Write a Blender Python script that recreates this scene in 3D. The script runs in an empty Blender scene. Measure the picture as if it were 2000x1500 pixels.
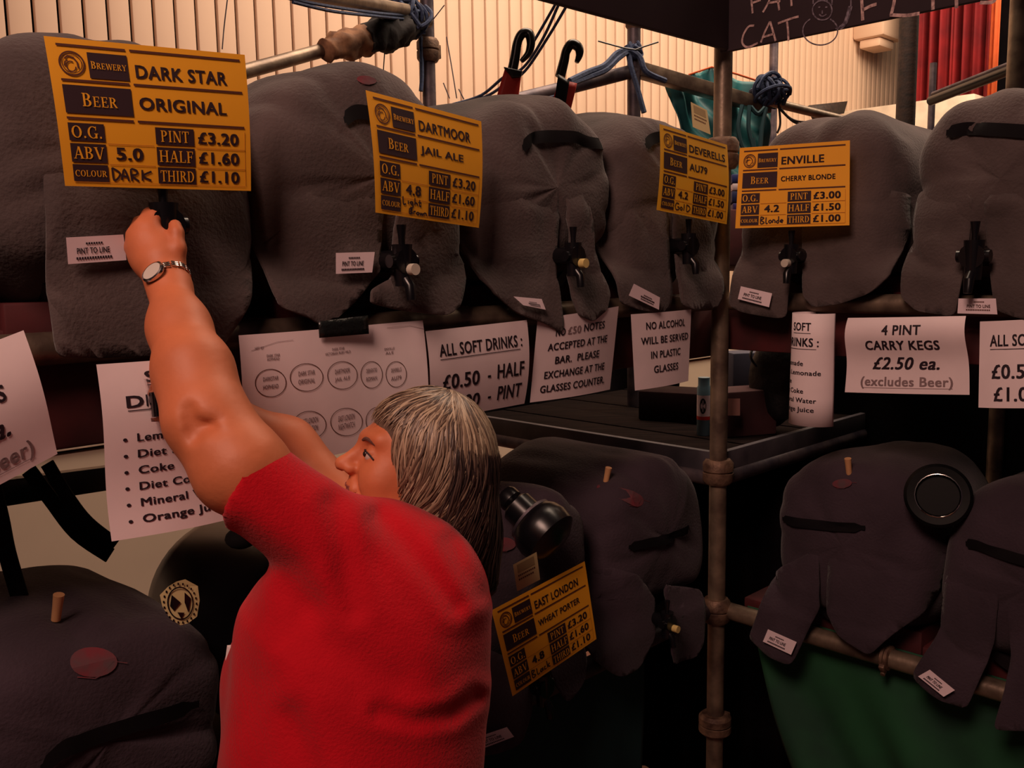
import bpy, bmesh, math, random
import numpy as np
from mathutils import Vector, Matrix, noise
random.seed(7)
S = bpy.context.scene
COL = S.collection

# ------------------------------------------------------------------ camera
F_PX = 1800.0
PITCH = math.radians(7.44); ROLL = 0.0167
CAM = Vector((0, 0, 1.75))
_fwd = Vector((0, math.cos(PITCH), -math.sin(PITCH)))
_r0 = Vector((1, 0, 0)); _u0 = Vector((0, math.sin(PITCH), math.cos(PITCH)))
CR = _r0 * math.cos(ROLL) - _u0 * math.sin(ROLL)
CU = _u0 * math.cos(ROLL) + _r0 * math.sin(ROLL)
CB = -_fwd
cam_d = bpy.data.cameras.new('camera'); cam = bpy.data.objects.new('camera', cam_d); COL.objects.link(cam)
cam_d.sensor_fit = 'HORIZONTAL'; cam_d.sensor_width = 36.0; cam_d.lens = 36.0 * F_PX / 2000.0
cam_d.clip_start = 0.02; cam_d.clip_end = 100
cam.matrix_world = Matrix(((CR.x, CU.x, CB.x, CAM.x), (CR.y, CU.y, CB.y, CAM.y), (CR.z, CU.z, CB.z, CAM.z), (0, 0, 0, 1)))
S.camera = cam
S.view_settings.view_transform = 'Standard'; S.view_settings.look = 'None'
S.view_settings.gamma = 1.0; S.view_settings.use_curve_mapping = False
S.view_settings.exposure = 0.0

# ------------------------------------------------------------------ light
W = bpy.data.worlds.new('hall_air'); S.world = W; W.use_nodes = True
W.node_tree.nodes['Background'].inputs[0].default_value = (0.85, 0.52, 0.62, 1)
W.node_tree.nodes['Background'].inputs[1].default_value = 0.022

def area_light(name, loc, target, size, power, color, size_y=None):
    d = bpy.data.lights.new(name, 'AREA'); d.energy = power; d.color = color; d.size = size
    d.shape = 'RECTANGLE'; d.size_y = size_y or size
    o = bpy.data.objects.new(name, d); COL.objects.link(o)
    o.location = loc
    o.rotation_euler = (Vector(target) - Vector(loc)).to_track_quat('-Z', 'Y').to_euler()
    return o
area_light('hall_lamp_behind_camera', (-1.0, -0.9, 3.9), (0.0, 1.7, 1.6), 1.1, 78, (1.0, 0.61, 0.48))
area_light('hall_lamp_over_back', (0.9, 3.6, 5.0), (1.2, 4.6, 1.5), 2.5, 185, (1.0, 0.74, 0.55))
area_light('hall_lamp_far', (4.0, 5.2, 5.0), (3.6, 7.6, 1.8), 2.5, 210, (1.0, 0.76, 0.54))

# ------------------------------------------------------------------ frames
AZ = math.radians(45.7)
P0 = Vector((0.567, 2.5, 0))
class Frame:
    def __init__(s, o, x, y): s.o = o; s.x = x; s.y = y
    def w(s, x, y, z): return s.o + s.x * x + s.y * y + Vector((0, 0, z))
    def px(s, px, py, y=0.0):
        """local (x, z) of the point where the sight line through the photo point meets the vertical plane local y"""
        d = ray(px, py); q = s.o + s.y * y
        t = (q - CAM).dot(s.y) / d.dot(s.y)
        p = CAM + d * t - s.o
        return p.dot(s.x), p.z
    def mat(s, x, y, z):
        X, Y = s.x, s.y; o = s.w(x, y, z)
        return Matrix(((X.x, Y.x, 0, o.x), (X.y, Y.y, 0, o.y), (0, 0, 1, o.z), (0, 0, 0, 1)))
def ray(px, py): return _fwd + CR * ((px - 1000) / F_PX) - CU * ((py - 750) / F_PX)
def U(px, py, d): return CAM + ray(px, py) * d
LF = Frame(P0, Vector((math.sin(AZ), math.cos(AZ), 0)), Vector((-math.cos(AZ), math.sin(AZ), 0)))
RF = Frame(P0, Vector((math.cos(AZ), -math.sin(AZ), 0)), Vector((math.sin(AZ), math.cos(AZ), 0)))
UP_Z, LOW_Z, MID_Z = 1.64, 0.77, 1.17

# ------------------------------------------------------------------ materials
def srgb(r, g, b):
    f = lambda c: (c / 255 / 12.92) if c / 255 <= 0.04045 else ((c / 255 + 0.055) / 1.055) ** 2.4
    return (f(r), f(g), f(b), 1)
MATS = {}
def mat(name, c, rough=0.6, metal=0.0, var=0.12, scale=8.0, bump=0.0, bscale=120.0, c2=None, sheen=0.0, stretch=None, spec=0.5):
    if name in MATS: return MATS[name]
    m = bpy.data.materials.new(name); m.use_nodes = True; nt = m.node_tree; N = nt.nodes; Lk = nt.links
    b = N['Principled BSDF']; b.inputs['Roughness'].default_value = rough; b.inputs['Metallic'].default_value = metal
    b.inputs['Specular IOR Level'].default_value = spec
    if sheen: b.inputs['Sheen Weight'].default_value = sheen
    tc = N.new('ShaderNodeTexCoord'); mp = N.new('ShaderNodeMapping'); Lk.new(tc.outputs['Object'], mp.inputs[0])
    if stretch: mp.inputs['Scale'].default_value = stretch
    n = N.new('ShaderNodeTexNoise'); n.inputs['Scale'].default_value = scale; n.inputs['Detail'].default_value = 4
    Lk.new(mp.outputs[0], n.inputs['Vector'])
    r = N.new('ShaderNodeValToRGB')
    lo = c2 if c2 else tuple(x * (1 - var) for x in c[:3]) + (1,)
    hi = c if c2 else tuple(min(1, x * (1 + var)) for x in c[:3]) + (1,)
    r.color_ramp.elements[0].position = 0.35; r.color_ramp.elements[0].color = lo
    r.color_ramp.elements[1].position = 0.65; r.color_ramp.elements[1].color = hi
    Lk.new(n.outputs['Fac'], r.inputs[0]); Lk.new(r.outputs[0], b.inputs['Base Color'])
    if bump:
        n2 = N.new('ShaderNodeTexNoise'); n2.inputs['Scale'].default_value = bscale; n2.inputs['Detail'].default_value = 3
        Lk.new(tc.outputs['Object'], n2.inputs['Vector'])
        bp = N.new('ShaderNodeBump'); bp.inputs['Strength'].default_value = bump; bp.inputs['Distance'].default_value = 0.004
        Lk.new(n2.outputs['Fac'], bp.inputs['Height']); Lk.new(bp.outputs[0], b.inputs['Normal'])
    MATS[name] = m; return m
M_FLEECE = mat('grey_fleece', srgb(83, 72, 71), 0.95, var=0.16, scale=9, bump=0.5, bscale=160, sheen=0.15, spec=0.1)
M_FLEECE_SHADE = mat('grey_fleece_shaded', srgb(62, 51, 59), 0.95, var=0.16, scale=7, bump=0.5, bscale=160, sheen=0.1, spec=0.1)  # same fleece, darker: the shade on the lower shelves is put into the colour
M_BAND = mat('black_webbing', srgb(16, 13, 16), 0.85, spec=0.15)
M_BLACKP = mat('black_plastic', srgb(14, 13, 17), 0.28)
M_CASK = mat('dark_cask_metal', srgb(30, 24, 28), 0.5, 0.3)
M_TUBE = mat('galvanised_tube', srgb(150, 132, 112), 0.42, 0.55, scale=14, c2=srgb(98, 82, 72), bump=0.2, bscale=60)
M_TUBED = mat('dull_scaffold_tube', srgb(104, 92, 96), 0.5, 0.5, scale=16, c2=srgb(60, 54, 66), bump=0.2, bscale=60)
M_COUP = mat('rusty_coupler', srgb(140, 112, 92), 0.6, 0.5, scale=30, c2=srgb(84, 62, 52), bump=0.4)
M_ORANGE = mat('orange_card', srgb(252, 176, 36), 0.6, var=0.04, scale=5)
M_YELL = mat('yellow_card', srgb(246, 186, 44), 0.6, var=0.04, scale=5)
M_PAPER = mat('white_paper', srgb(244, 224, 226), 0.7, var=0.04, scale=10, bump=0.05, bscale=20)
M_LABEL = mat('label_paper', srgb(236, 214, 220), 0.6, var=0.03)
M_CREAM = mat('cream_card', srgb(196, 180, 128), 0.6, var=0.06)
M_INK = mat('black_ink', srgb(36, 20, 32), 0.7, var=0.05)
M_INKB = mat('printed_purple_black', srgb(50, 26, 34), 0.7, var=0.05)
M_GREY = mat('grey_ink', srgb(146, 122, 124), 0.7, var=0.05)
M_LINE = mat('brown_print_line', srgb(88, 44, 30), 0.7, var=0.05)
M_FAINT = mat('faint_print', srgb(196, 126, 32), 0.7, var=0.03)
M_SKIN = mat('skin', srgb(204, 116, 76), 0.55, var=0.09, scale=12, bump=0.12, bscale=90)
M_LIPS = mat('lips', srgb(168, 88, 80), 0.45)
M_RED = mat('red_cotton', srgb(188, 10, 28), 0.85, var=0.07, scale=18, bump=0.35, bscale=260, sheen=0.1, spec=0.15)
M_REDS = mat('red_plastic', srgb(190, 40, 30), 0.5, var=0.08)
M_LOGO = mat('red_print', srgb(112, 40, 50), 0.95, scale=30, c2=srgb(84, 62, 66))
M_BLUE = mat('blue_rope', srgb(52, 66, 96), 0.8, var=0.25, scale=60, bump=0.5)
M_BLACKF = mat('black_foam', srgb(24, 20, 22), 0.9, bump=0.6, bscale=40)
M_TAN = mat('tan_wrap', srgb(160, 116, 82), 0.8, scale=25, c2=srgb(104, 70, 50), bump=0.5, bscale=30)
M_WOOD = mat('dark_board', srgb(58, 40, 32), 0.7, scale=5, c2=srgb(34, 25, 22), stretch=(1, 12, 12), bump=0.2)
M_PLANK = mat('shaded_plank', srgb(30, 22, 21), .95, scale=5, c2=srgb(18, 14, 14), stretch=(1, 12, 12), bump=.2, spec=.03)  # darker copy of the board wood; the shelf's shade sits in the colour
M_PEG = mat('pale_wood', srgb(214, 160, 112), 0.6)
M_MAROON = mat('maroon_beam', srgb(92, 26, 30), 0.75, scale=6, c2=srgb(52, 18, 22))
M_SLAT = mat('cream_slat', srgb(222, 190, 164), 0.55, var=0.03, scale=2)
M_GAP = mat('dark_gap', srgb(34, 16, 14), 0.95, spec=.1)
M_DADO = mat('grey_wall_paint', srgb(176, 158, 140), 0.8, var=0.06, scale=1.5)
M_BANDW = mat('cream_rail_paint', srgb(216, 200, 180), 0.6)
M_FLOOR = mat('hall_floor', srgb(120, 72, 56), 0.5, scale=3, c2=srgb(84, 50, 42))
M_DARK = mat('darkness_black', srgb(13, 10, 13), 0.95, var=0.2, spec=0.05)  # near-black for added sheets that stand in for unlit space
M_CURT = mat('red_curtain', srgb(150, 26, 32), 0.8, scale=4, c2=srgb(112, 18, 28))
M_CURTO = mat('orange_curtain', srgb(206, 92, 44), 0.8)
M_TEAL = mat('teal_tarp', srgb(34, 120, 122), 0.55, scale=9, c2=srgb(24, 78, 88))
M_GREEN = mat('green_cloth', srgb(24, 82, 48), 0.85, scale=5, c2=srgb(18, 60, 42))
M_SLATE = mat('blackboard_slate', srgb(48, 34, 40), 0.8, var=0.15, scale=6)
M_CHALK = mat('chalk', srgb(210, 176, 170), 0.95, scale=120, c2=srgb(140, 112, 112))
M_CHALKB = mat('faint_chalk', srgb(140, 128, 140), 0.95, scale=120, c2=srgb(76, 66, 76))
M_STEEL = mat('bright_steel', srgb(210, 204, 200), 0.16, 1.0, var=0.05)
M_DIAL = mat('pale_dial', srgb(216, 206, 196), 0.25)
M_EYE = mat('eye_white', srgb(200, 180, 170), 0.25)
M_IRIS = mat('iris', srgb(40, 30, 26), 0.2)
M_TROUS = mat('dark_trousers', srgb(34, 32, 42), 0.9)
M_WHITE = mat('white_print', srgb(226, 214, 214), 0.7)
M_BUTTON = mat('ivory_button', srgb(206, 196, 180), 0.4)
M_BUTTONY = mat('yellow_button', srgb(216, 190, 120), 0.4)

# ------------------------------------------------------------------ object helpers
def link_mesh(name, verts, faces, m, parent=None, smooth=True):
    me = bpy.data.meshes.new(name); me.from_pydata([tuple(v) for v in verts], [], faces); me.update()
    o = bpy.data.objects.new(name, me); COL.objects.link(o)
    for mm in (m if isinstance(m, (list, tuple)) else [m]): me.materials.append(mm)
    if smooth: me.polygons.foreach_set('use_smooth', [True] * len(me.polygons))
    if parent: put(o, parent)
    return o
def put(o, parent):
    o.parent = parent; bpy.context.view_layer.update() if False else None
    o.matrix_parent_inverse = parent_matrix(parent).inverted()
def parent_matrix(p):
    m = p.matrix_basis.copy()
    if p.parent: m = parent_matrix(p.parent) @ p.matrix_parent_inverse @ m
    return m
def tag(o, label=None, cat=None, group=None, kind=None):
    if label: o['label'] = label
    if cat: o['category'] = cat
    if group: o['group'] = group
    if kind: o['kind'] = kind
    return o
def thing(name, label, cat, loc, group=None, kind=None):
    o = bpy.data.objects.new(name, None); COL.objects.link(o); o.location = loc; o.empty_display_size = 0.05
    return tag(o, label, cat, group, kind)
class MB:
    def __init__(s): s.v = []; s.f = []
    def add(s, verts, faces):
        k = len(s.v); s.v += [Vector(v) for v in verts]; s.f += [tuple(i + k for i in f) for f in faces]; return s
    def tube(s, pts, r, n=12, cap=True):
        pts = [Vector(p) for p in pts]; m = len(pts)
        rs = r if isinstance(r, (list, tuple)) else [r] * m
        t0 = (pts[1] - pts[0]).normalized(); a = t0.orthogonal().normalized(); rings = []
        for i, p in enumerate(pts):
            t = (pts[min(i + 1, m - 1)] - pts[max(i - 1, 0)])
            t = t.normalized() if t.length > 1e-9 else t0
            a = (a - t * a.dot(t)); a = a.normalized() if a.length > 1e-6 else t.orthogonal().normalized(); b = t.cross(a)
            rings.append([p + (a * math.cos(2 * math.pi * k / n) + b * math.sin(2 * math.pi * k / n)) * rs[i] for k in range(n)])
        vs = [v for rg in rings for v in rg]; fs = []
        for i in range(m - 1):
            for k in range(n):
                fs.append((i * n + k, i * n + (k + 1) % n, (i + 1) * n + (k + 1) % n, (i + 1) * n + k))
        if cap: fs.append(tuple(range(n))[::-1]); fs.append(tuple((m - 1) * n + k for k in range(n)))
        return s.add(vs, fs)
    def box(s, M, sx, sy, sz, bev=0.0):
        """box centred on matrix M with full sizes"""
        bm = bmesh.new(); bmesh.ops.create_cube(bm, size=1)
        bmesh.ops.scale(bm, vec=(sx, sy, sz), verts=bm.verts)
        if bev: bmesh.ops.bevel(bm, geom=bm.edges[:], offset=bev, segments=2, affect='EDGES', profile=0.5)
        bm.verts.index_update()
        s.add([M @ v.co for v in bm.verts], [tuple(v.index for v in f.verts) for f in bm.faces]); bm.free(); return s
    def sphere(s, c, r, n=14, M=None):
        r = r if isinstance(r, (tuple, list)) else (r, r, r); vs = []; fs = []
        for i in range(n + 1):
            th = math.pi * i / n
            for k in range(2 * n):
                ph = math.pi * k / n
                q = Vector((r[0] * math.sin(th) * math.cos(ph), r[1] * math.sin(th) * math.sin(ph), r[2] * math.cos(th)))
                vs.append(Vector(c) + (M @ q if M else q))
        for i in range(n):
            for k in range(2 * n):
                fs.append((i * 2 * n + k, (i + 1) * 2 * n + k, (i + 1) * 2 * n + (k + 1) % (2 * n), i * 2 * n + (k + 1) % (2 * n)))
        return s.add(vs, fs)
    def lathe(s, prof, M, n=32):
        """profile [(radius, height)] about M's local z"""
        vs = [M @ Vector((r * math.cos(2 * math.pi * k / n), r * math.sin(2 * math.pi * k / n), h)) for r, h in prof for k in range(n)]
        fs = [(i * n + k, i * n + (k + 1) % n, (i + 1) * n + (k + 1) % n, (i + 1) * n + k) for i in range(len(prof) - 1) for k in range(n)]
        return s.add(vs, fs)
    def grid(s, fn, nu, nv):
        vs = [fn(i / nu, j / nv) for j in range(nv + 1) for i in range(nu + 1)]
        fs = [(j * (nu + 1) + i, j * (nu + 1) + i + 1, (j + 1) * (nu + 1) + i + 1, (j + 1) * (nu + 1) + i) for j in range(nv) for i in range(nu)]
        return s.add(vs, fs)
    def go(s, name, m, parent=None, smooth=True, solid=0.0, ang=40):
        o = link_mesh(name, s.v, s.f, m, parent, smooth)
        if smooth and not solid: auto(o, ang)
        if solid:
            md = o.modifiers.new('thickness', 'SOLIDIFY'); md.thickness = solid; md.offset = 0
        return o
def auto(o, ang=40):
    me = o.data
    bm = bmesh.new(); bm.from_mesh(me)
    for e in bm.edges:
        if len(e.link_faces) == 2 and e.calc_face_angle(0) > math.radians(ang): e.smooth = False
    bm.to_mesh(me); bm.free()
def smoothpath(pts, k=6):
    """Catmull-Rom through pts"""
    pts = [Vector(p) for p in pts]; out = []
    for i in range(len(pts) - 1):
        p0 = pts[max(i - 1, 0)]; p1 = pts[i]; p2 = pts[i + 1]; p3 = pts[min(i + 2, len(pts) - 1)]
        for j in range(k):
            t = j / k
            out.append(0.5 * ((2 * p1) + (p2 - p0) * t + (2 * p0 - 5 * p1 + 4 * p2 - p3) * t * t + (3 * p1 - p0 - 3 * p2 + p3) * t ** 3))
    out.append(pts[-1]); return out
def M_at(o, x, y, z):
    return Matrix(((x.x, y.x, z.x, o.x), (x.y, y.y, z.y, o.y), (x.z, y.z, z.z, o.z), (0, 0, 0, 1)))
def axis_mat(a, b):
    z = (Vector(b) - Vector(a)).normalized(); x = z.orthogonal().normalized(); return M_at(Vector(a), x, z.cross(x), z)

# ------------------------------------------------------------------ flat print: lettering as thin mesh following a sheet
_tc = {}
def text_geo(s, bold=0.0, shear=0.0):
    key = (s, bold, shear)
    if key in _tc: return _tc[key]
    c = bpy.data.curves.new('t', 'FONT'); c.body = s; c.offset = bold; c.shear = shear; c.resolution_u = 3; c.fill_mode = 'FRONT'
    c.space_character = 1.07
    o = bpy.data.objects.new('t', c); COL.objects.link(o)
    dg = bpy.context.evaluated_depsgraph_get(); me = bpy.data.meshes.new_from_object(o.evaluated_get(dg))
    vs = [(v.co.x, v.co.y) for v in me.vertices]; fs = [tuple(p.vertices) for p in me.polygons]
    bpy.data.objects.remove(o); bpy.data.curves.remove(c); bpy.data.meshes.remove(me)
    _tc[key] = (vs, fs); return vs, fs
class Print:
    """collects flat 2-D geometry in sheet units (u right, v down, both 0..1) then lays it on a sheet surface"""
    def __init__(s): s.v = []; s.f = []
    def raw(s, vs, fs):
        k = len(s.v); s.v += vs; s.f += [tuple(i + k for i in f) for f in fs]
    def text(s, t, u0, v0, u1, v1, bold=0.03, shear=0.0):
        em = bold * .85; bold = 0.0
        vs, fs = text_geo(t, bold, shear)
        a = min(v[0] for v in vs); b = max(v[0] for v in vs)
        # a fixed cap box keeps rows with descenders level
        desc = any(ch in 'gjpqy(),' for ch in t); c = min(v[1] for v in vs); d = max(v[1] for v in vs)
        if desc: c = 0.0
        for sh, sv in ((-em, -em * .5), (em, -em * .5), (em, em * .5), (-em, em * .5)): s.raw([(u0 + (x + sh - a) / (b - a) * (u1 - u0), v1 + (y + sv - c) / (d - c) * (v0 - v1)) for x, y in vs], fs)
    def rect(s, u0, v0, u1, v1, nx=1):
        for i in range(nx):
            a = u0 + (u1 - u0) * i / nx; b = u0 + (u1 - u0) * (i + 1) / nx
            s.raw([(a, v0), (b, v0), (b, v1), (a, v1)], [(0, 1, 2, 3)])
    def ring(s, cu, cv, ru, rv, tu, tv, n=36, a0=0, a1=360):
        vs = []; fs = []
        for i in range(n + 1):
            a = math.radians(a0 + (a1 - a0) * i / n)
            vs += [(cu + ru * math.cos(a), cv + rv * math.sin(a)), (cu + (ru - tu) * math.cos(a), cv + (rv - tv) * math.sin(a))]
            if i: fs.append((2 * i - 2, 2 * i, 2 * i + 1, 2 * i - 1))
        s.raw(vs, fs)
    def stroke(s, pts, w, asp=1.0):
        """polyline; w in u units, asp = sheet width / height"""
        pts = [Vector((p[0], p[1] / asp)) for p in pts]; vs = []; fs = []
        for i, p in enumerate(pts):
            t = pts[min(i + 1, len(pts) - 1)] - pts[max(i - 1, 0)]
            t = t.normalized() if t.length else Vector((1, 0)); nn = Vector((-t.y, t.x)) * w / 2
            for q in (p + nn, p - nn): vs.append((q.x, q.y * asp))
            if i: fs.append((2 * i - 2, 2 * i, 2 * i + 1, 2 * i - 1))
        s.raw(vs, fs)
    def lay(s, name, m, surf, off, parent, cut=0):
        """surf(u, v, off) -> world point"""
        bm = bmesh.new(); vv = [bm.verts.new((x, y, 0)) for x, y in s.v]
        for f in s.f:
            try: bm.faces.new([vv[i] for i in f])
            except ValueError: pass
        if cut:
            for i in range(1, cut):
                g = bm.verts[:] + bm.edges[:] + bm.faces[:]
                bmesh.ops.bisect_plane(bm, geom=g, plane_co=(i / cut, 0, 0), plane_no=(1, 0, 0))
        bm.verts.index_update()
        vs = [surf(v.co.x, v.co.y, off) for v in bm.verts]
        fs = [tuple(v.index for v in f.verts) for f in bm.faces]; bm.free()
        return tag(link_mesh(name, vs, fs, m, parent, False), kind='stuff' if len(s.f) > 2 else None)

# serif capitals from thick and thin strokes, cap height 1
def _arc(cx, cy, rx, ry, a0, a1, wt=0.17, wh=0.06):
    vs = []; fs = []; n = 14
    for i in range(n + 1):
        a = math.radians(a0 + (a1 - a0) * i / n)
        vs += [(cx + rx * math.cos(a), cy + ry * math.sin(a)), (cx + (rx - wt) * math.cos(a), cy + (ry - wh) * math.sin(a))]
        if i: fs.append((2 * i - 2, 2 * i, 2 * i + 1, 2 * i - 1))
    return vs, fs
def _q(*p): return list(p), [(0, 1, 2, 3)]
def _v(x, y0=0.0, y1=1.0, w=0.15, s0=1, s1=1):
    out = [_q((x, y0), (x + w, y0), (x + w, y1), (x, y1))]
    if s0: out.append(_q((x - .08, y0), (x + w + .08, y0), (x + w + .08, y0 + .05), (x - .08, y0 + .05)))
    if s1: out.append(_q((x - .08, y1 - .05), (x + w + .08, y1 - .05), (x + w + .08, y1), (x - .08, y1)))
    return out
def _h(x0, x1, y, w=0.06): return [_q((x0, y), (x1, y), (x1, y + w), (x0, y + w))]
def _d(x0, y0, x1, y1, w): return [_q((x0, y0), (x0 + w, y0), (x1 + w, y1), (x1, y1))]
SERIF = {
 'I': (.42, lambda: _v(.13)), 'L': (.68, lambda: _v(.1) + _h(.1, .62, 0) + _q2(.56, 0, .62, .25)),
 'T': (.76, lambda: _v(.3, s1=0) + _h(.04, .72, .94) + _q2(.04, .76, .1, 1) + _q2(.66, .76, .72, 1)),
 'E': (.74, lambda: _v(.1) + _h(.1, .66, 0) + _h(.1, .62, .94) + _h(.2, .5, .48) + _q2(.6, 0, .66, .25) + _q2(.56, .76, .62, 1) + _q2(.46, .38, .51, .64)),
 'F': (.68, lambda: _v(.1) + _h(.1, .62, .94) + _h(.2, .5, .48) + _q2(.56, .76, .62, 1) + _q2(.46, .38, .51, .64)),
 'H': (.92, lambda: _v(.1) + _v(.65) + _h(.2, .7, .48)),
 'N': (.9, lambda: _v(.12, w=.07) + _v(.72, w=.07, s0=0) + _d(.62, 0, .1, 1, .17)),
 'P': (.7, lambda: _v(.1) + [_arc(.3, .74, .34, .26, -90, 90)] + _h(.2, .32, .94) + _h(.2, .32, .48)),
 'R': (.82, lambda: _v(.1) + [_arc(.3, .74, .34, .26, -90, 90)] + _h(.2, .32, .94) + _h(.2, .32, .48) + _d(.62, 0, .3, .5, .18)),
 'B': (.76, lambda: _v(.1) + [_arc(.32, .75, .3, .25, -90, 90), _arc(.34, .27, .34, .27, -90, 90)] + _h(.2, .34, .94) + _h(.2, .34, .5) + _h(.2, .36, 0)),
 'D': (.84, lambda: _v(.1) + [_arc(.32, .5, .46, .5, -90, 90)] + _h(.2, .34, .94) + _h(.2, .34, 0)),
 'O': (.88, lambda: [_arc(.44, .5, .4, .52, 0, 360)]), 'C': (.8, lambda: [_arc(.46, .5, .42, .52, 50, 310)] + _q2(.68, .68, .74, 1)),
 'G': (.88, lambda: [_arc(.46, .5, .42, .52, 50, 320)] + _q2(.68, .68, .74, 1) + _v(.64, 0, .42, s0=0)),
 'U': (.88, lambda: _v(.12, .3, 1, s0=0) + _v(.7, .3, 1, w=.07, s0=0) + [_arc(.445, .32, .325, .34, 180, 360)]),
 'A': (.86, lambda: _d(.08, 0, .4, 1, .07) + _d(.62, 0, .36, 1, .17) + _h(.2, .66, .3) + _h(0, .24, 0, .05) + _h(.54, .86, 0, .05)),
 'V': (.86, lambda: _d(.36, 0, .06, 1, .17) + _d(.42, 0, .72, 1, .07) + _h(0, .3, .95, .05) + _h(.62, .86, .95, .05)),
 'W': (1.2, lambda: _d(.3, 0, .06, 1, .16) + _d(.34, 0, .56, 1, .06) + _d(.78, 0, .52, 1, .16) + _d(.84, 0, 1.08, 1, .06) + _h(0, .28, .95, .05) + _h(.98, 1.2, .95, .05)),
 'Y': (.84, lambda: _v(.35, 0, .5, s1=0) + _d(.35, .45, .06, 1, .16) + _d(.42, .45, .7, 1, .06) + _h(0, .28, .95, .05) + _h(.6, .84, .95, .05)),
 '.': (.3, lambda: _q2(.08, 0, .22, .16)),
}
def _q2(a, b, c, d): return [_q((a, b), (c, b), (c, d), (a, d))]
def serif(pr, s, u0, v0, u1, v1, big=1.0):
    """capitals; first letter stays full height, the rest shrink by 'big'"""
    x = 0; items = []
    for i, ch in enumerate(s):
        k = 1.0 if i == 0 else big
        w, fn = SERIF[ch]
        for vs, fs in fn(): items.append(([(x + a * k, b * k) for a, b in vs], fs))
        x += (w + 0.04) * k
    for vs, fs in items: pr.raw([(u0 + a / x * (u1 - u0), v1 + b * (v0 - v1)) for a, b in vs], fs)

# ------------------------------------------------------------------ sheets
class Sheet:
    def __init__(s, c, bulge=None):
        """c: four world corners TL TR BR BL; bulge(u, v) metres towards the viewer"""
        s.c = c; s.b = bulge or (lambda u, v: 0.0)
        n = (c[1] - c[0]).cross(c[3] - c[0]).normalized()
        if n.dot(CAM - c[0]) < 0: n = -n
        s.n = n
    def __call__(s, u, v, off=0.0):
        a = s.c[0].lerp(s.c[1], u); b = s.c[3].lerp(s.c[2], u)
        return a.lerp(b, v) + s.n * (s.b(u, v) + off)
    def mesh(s, name, m, parent, nu=14, nv=14, solid=0):
        mb = MB(); mb.grid(lambda u, v: s(u, v), nu, nv)
        return mb.go(name, m, parent, True, 0)
def fit_rect(px4, w, h, d0, fr=None, ymax=-.075):
    """rigid rectangle w x h whose corners project closest to px4 (TL TR BR BL); returns the four world corners on the sight lines"""
    X = np.array([[-w/2, h/2, 0], [w/2, h/2, 0], [w/2, -h/2, 0], [-w/2, -h/2, 0]]); tgt = np.array(px4, float)
    def rot(r):
        th = np.linalg.norm(r) + 1e-12; k = r / th; K = np.array([[0, -k[2], k[1]], [k[2], 0, -k[0]], [-k[1], k[0], 0]])
        return np.eye(3) + math.sin(th) * K + (1 - math.cos(th)) * K @ K
    def cp(p): return X @ rot(p[:3]).T + np.array([p[3] * p[5], p[4] * p[5], p[5]])
    def res(p):
        q = cp(p); return (np.stack([1000 + F_PX * q[:, 0] / q[:, 2], 750 - F_PX * q[:, 1] / q[:, 2]], 1) - tgt).ravel()
    c = tgt.mean(0); best = None
    for ry in (0.6, -0.6, 0.0):
        p = np.array([0, ry, 0, (c[0]-1000)/F_PX, (750-c[1])/F_PX, d0])
        for _ in range(60):
            r = res(p); J = np.stack([(res(p + np.eye(6)[i] * 1e-5) - r) / 1e-5 for i in range(6)], 1)
            dp = np.linalg.solve(J.T @ J + 1e-2 * np.eye(6) * np.diag(J.T @ J).mean() * 1e-3, -J.T @ r); p = p + np.clip(dp, -.3, .3)
        e = np.abs(res(p)).mean()
        if best is None or e < best[0]: best = (e, p)
    q = cp(best[1]); 0 and print('card fit err px %.1f depths %s' % (best[0], np.round(q[:, 2], 2)))
    k = 1.0
    if fr:
        for _ in range(200):
            if max((U(px4[i][0], px4[i][1], float(q[i, 2]) * k) - fr.o).dot(fr.y) for i in range(4)) < ymax: break
            k *= .995
        print('card scale %.2f err %.1f' % (k, best[0]), np.round(q[:, 2] * k, 2))
    return [U(px4[i][0], px4[i][1], float(q[i, 2]) * k) for i in range(4)]

# ================================================================== THE HALL
WD = 4.1                                            # distance of the slatted wall, which runs parallel to the left rack
WF = Frame(Vector((-AZ and 0, 0, 0)) + Vector((-math.cos(AZ), math.sin(AZ), 0)) * WD, LF.x, LF.y)   # y = 0 on the wall face
DADO = 1.12
fl = MB(); fl.box(M_at(Vector((1.5, 3.5, -0.02)), LF.x, LF.y, Vector((0, 0, 1))), 16, 12, 0.04)
tag(fl.go('floor', M_FLOOR, smooth=False), kind='structure')
wb = MB(); wb.box(M_at(WF.w(2.2, 0.08, 2.5), LF.x, LF.y, Vector((0, 0, 1))), 11.0, 0.1, 5.0)
wall = tag(wb.go('wall_back', M_GAP, smooth=False), kind='structure')
d = MB(); d.box(M_at(WF.w(2.2, 0.0, (DADO - 0.14) / 2), LF.x, LF.y, Vector((0, 0, 1))), 11.0, 0.06, DADO - 0.14)
tag(d.go('dado_panel', M_DADO, wall, False), 'grey painted lower wall')
d = MB(); d.box(M_at(WF.w(2.2, -0.015, DADO - 0.06), LF.x, LF.y, Vector((0, 0, 1))), 11.0, 0.09, 0.12, 0.008)
tag(d.go('dado_rail', M_BANDW, wall, False), 'cream rail above the lower wall')
def wall_x(px, py=150):
    return WF.px(px, py, 0)[0]
PIT = 0.0992
smb = MB(); smb.box(Matrix(), 0.086, 0.03, 5.0 - DADO, 0.006)
slat_me = None; x = wall_x(-60); x_end = wall_x(1752); k = 0
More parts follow.
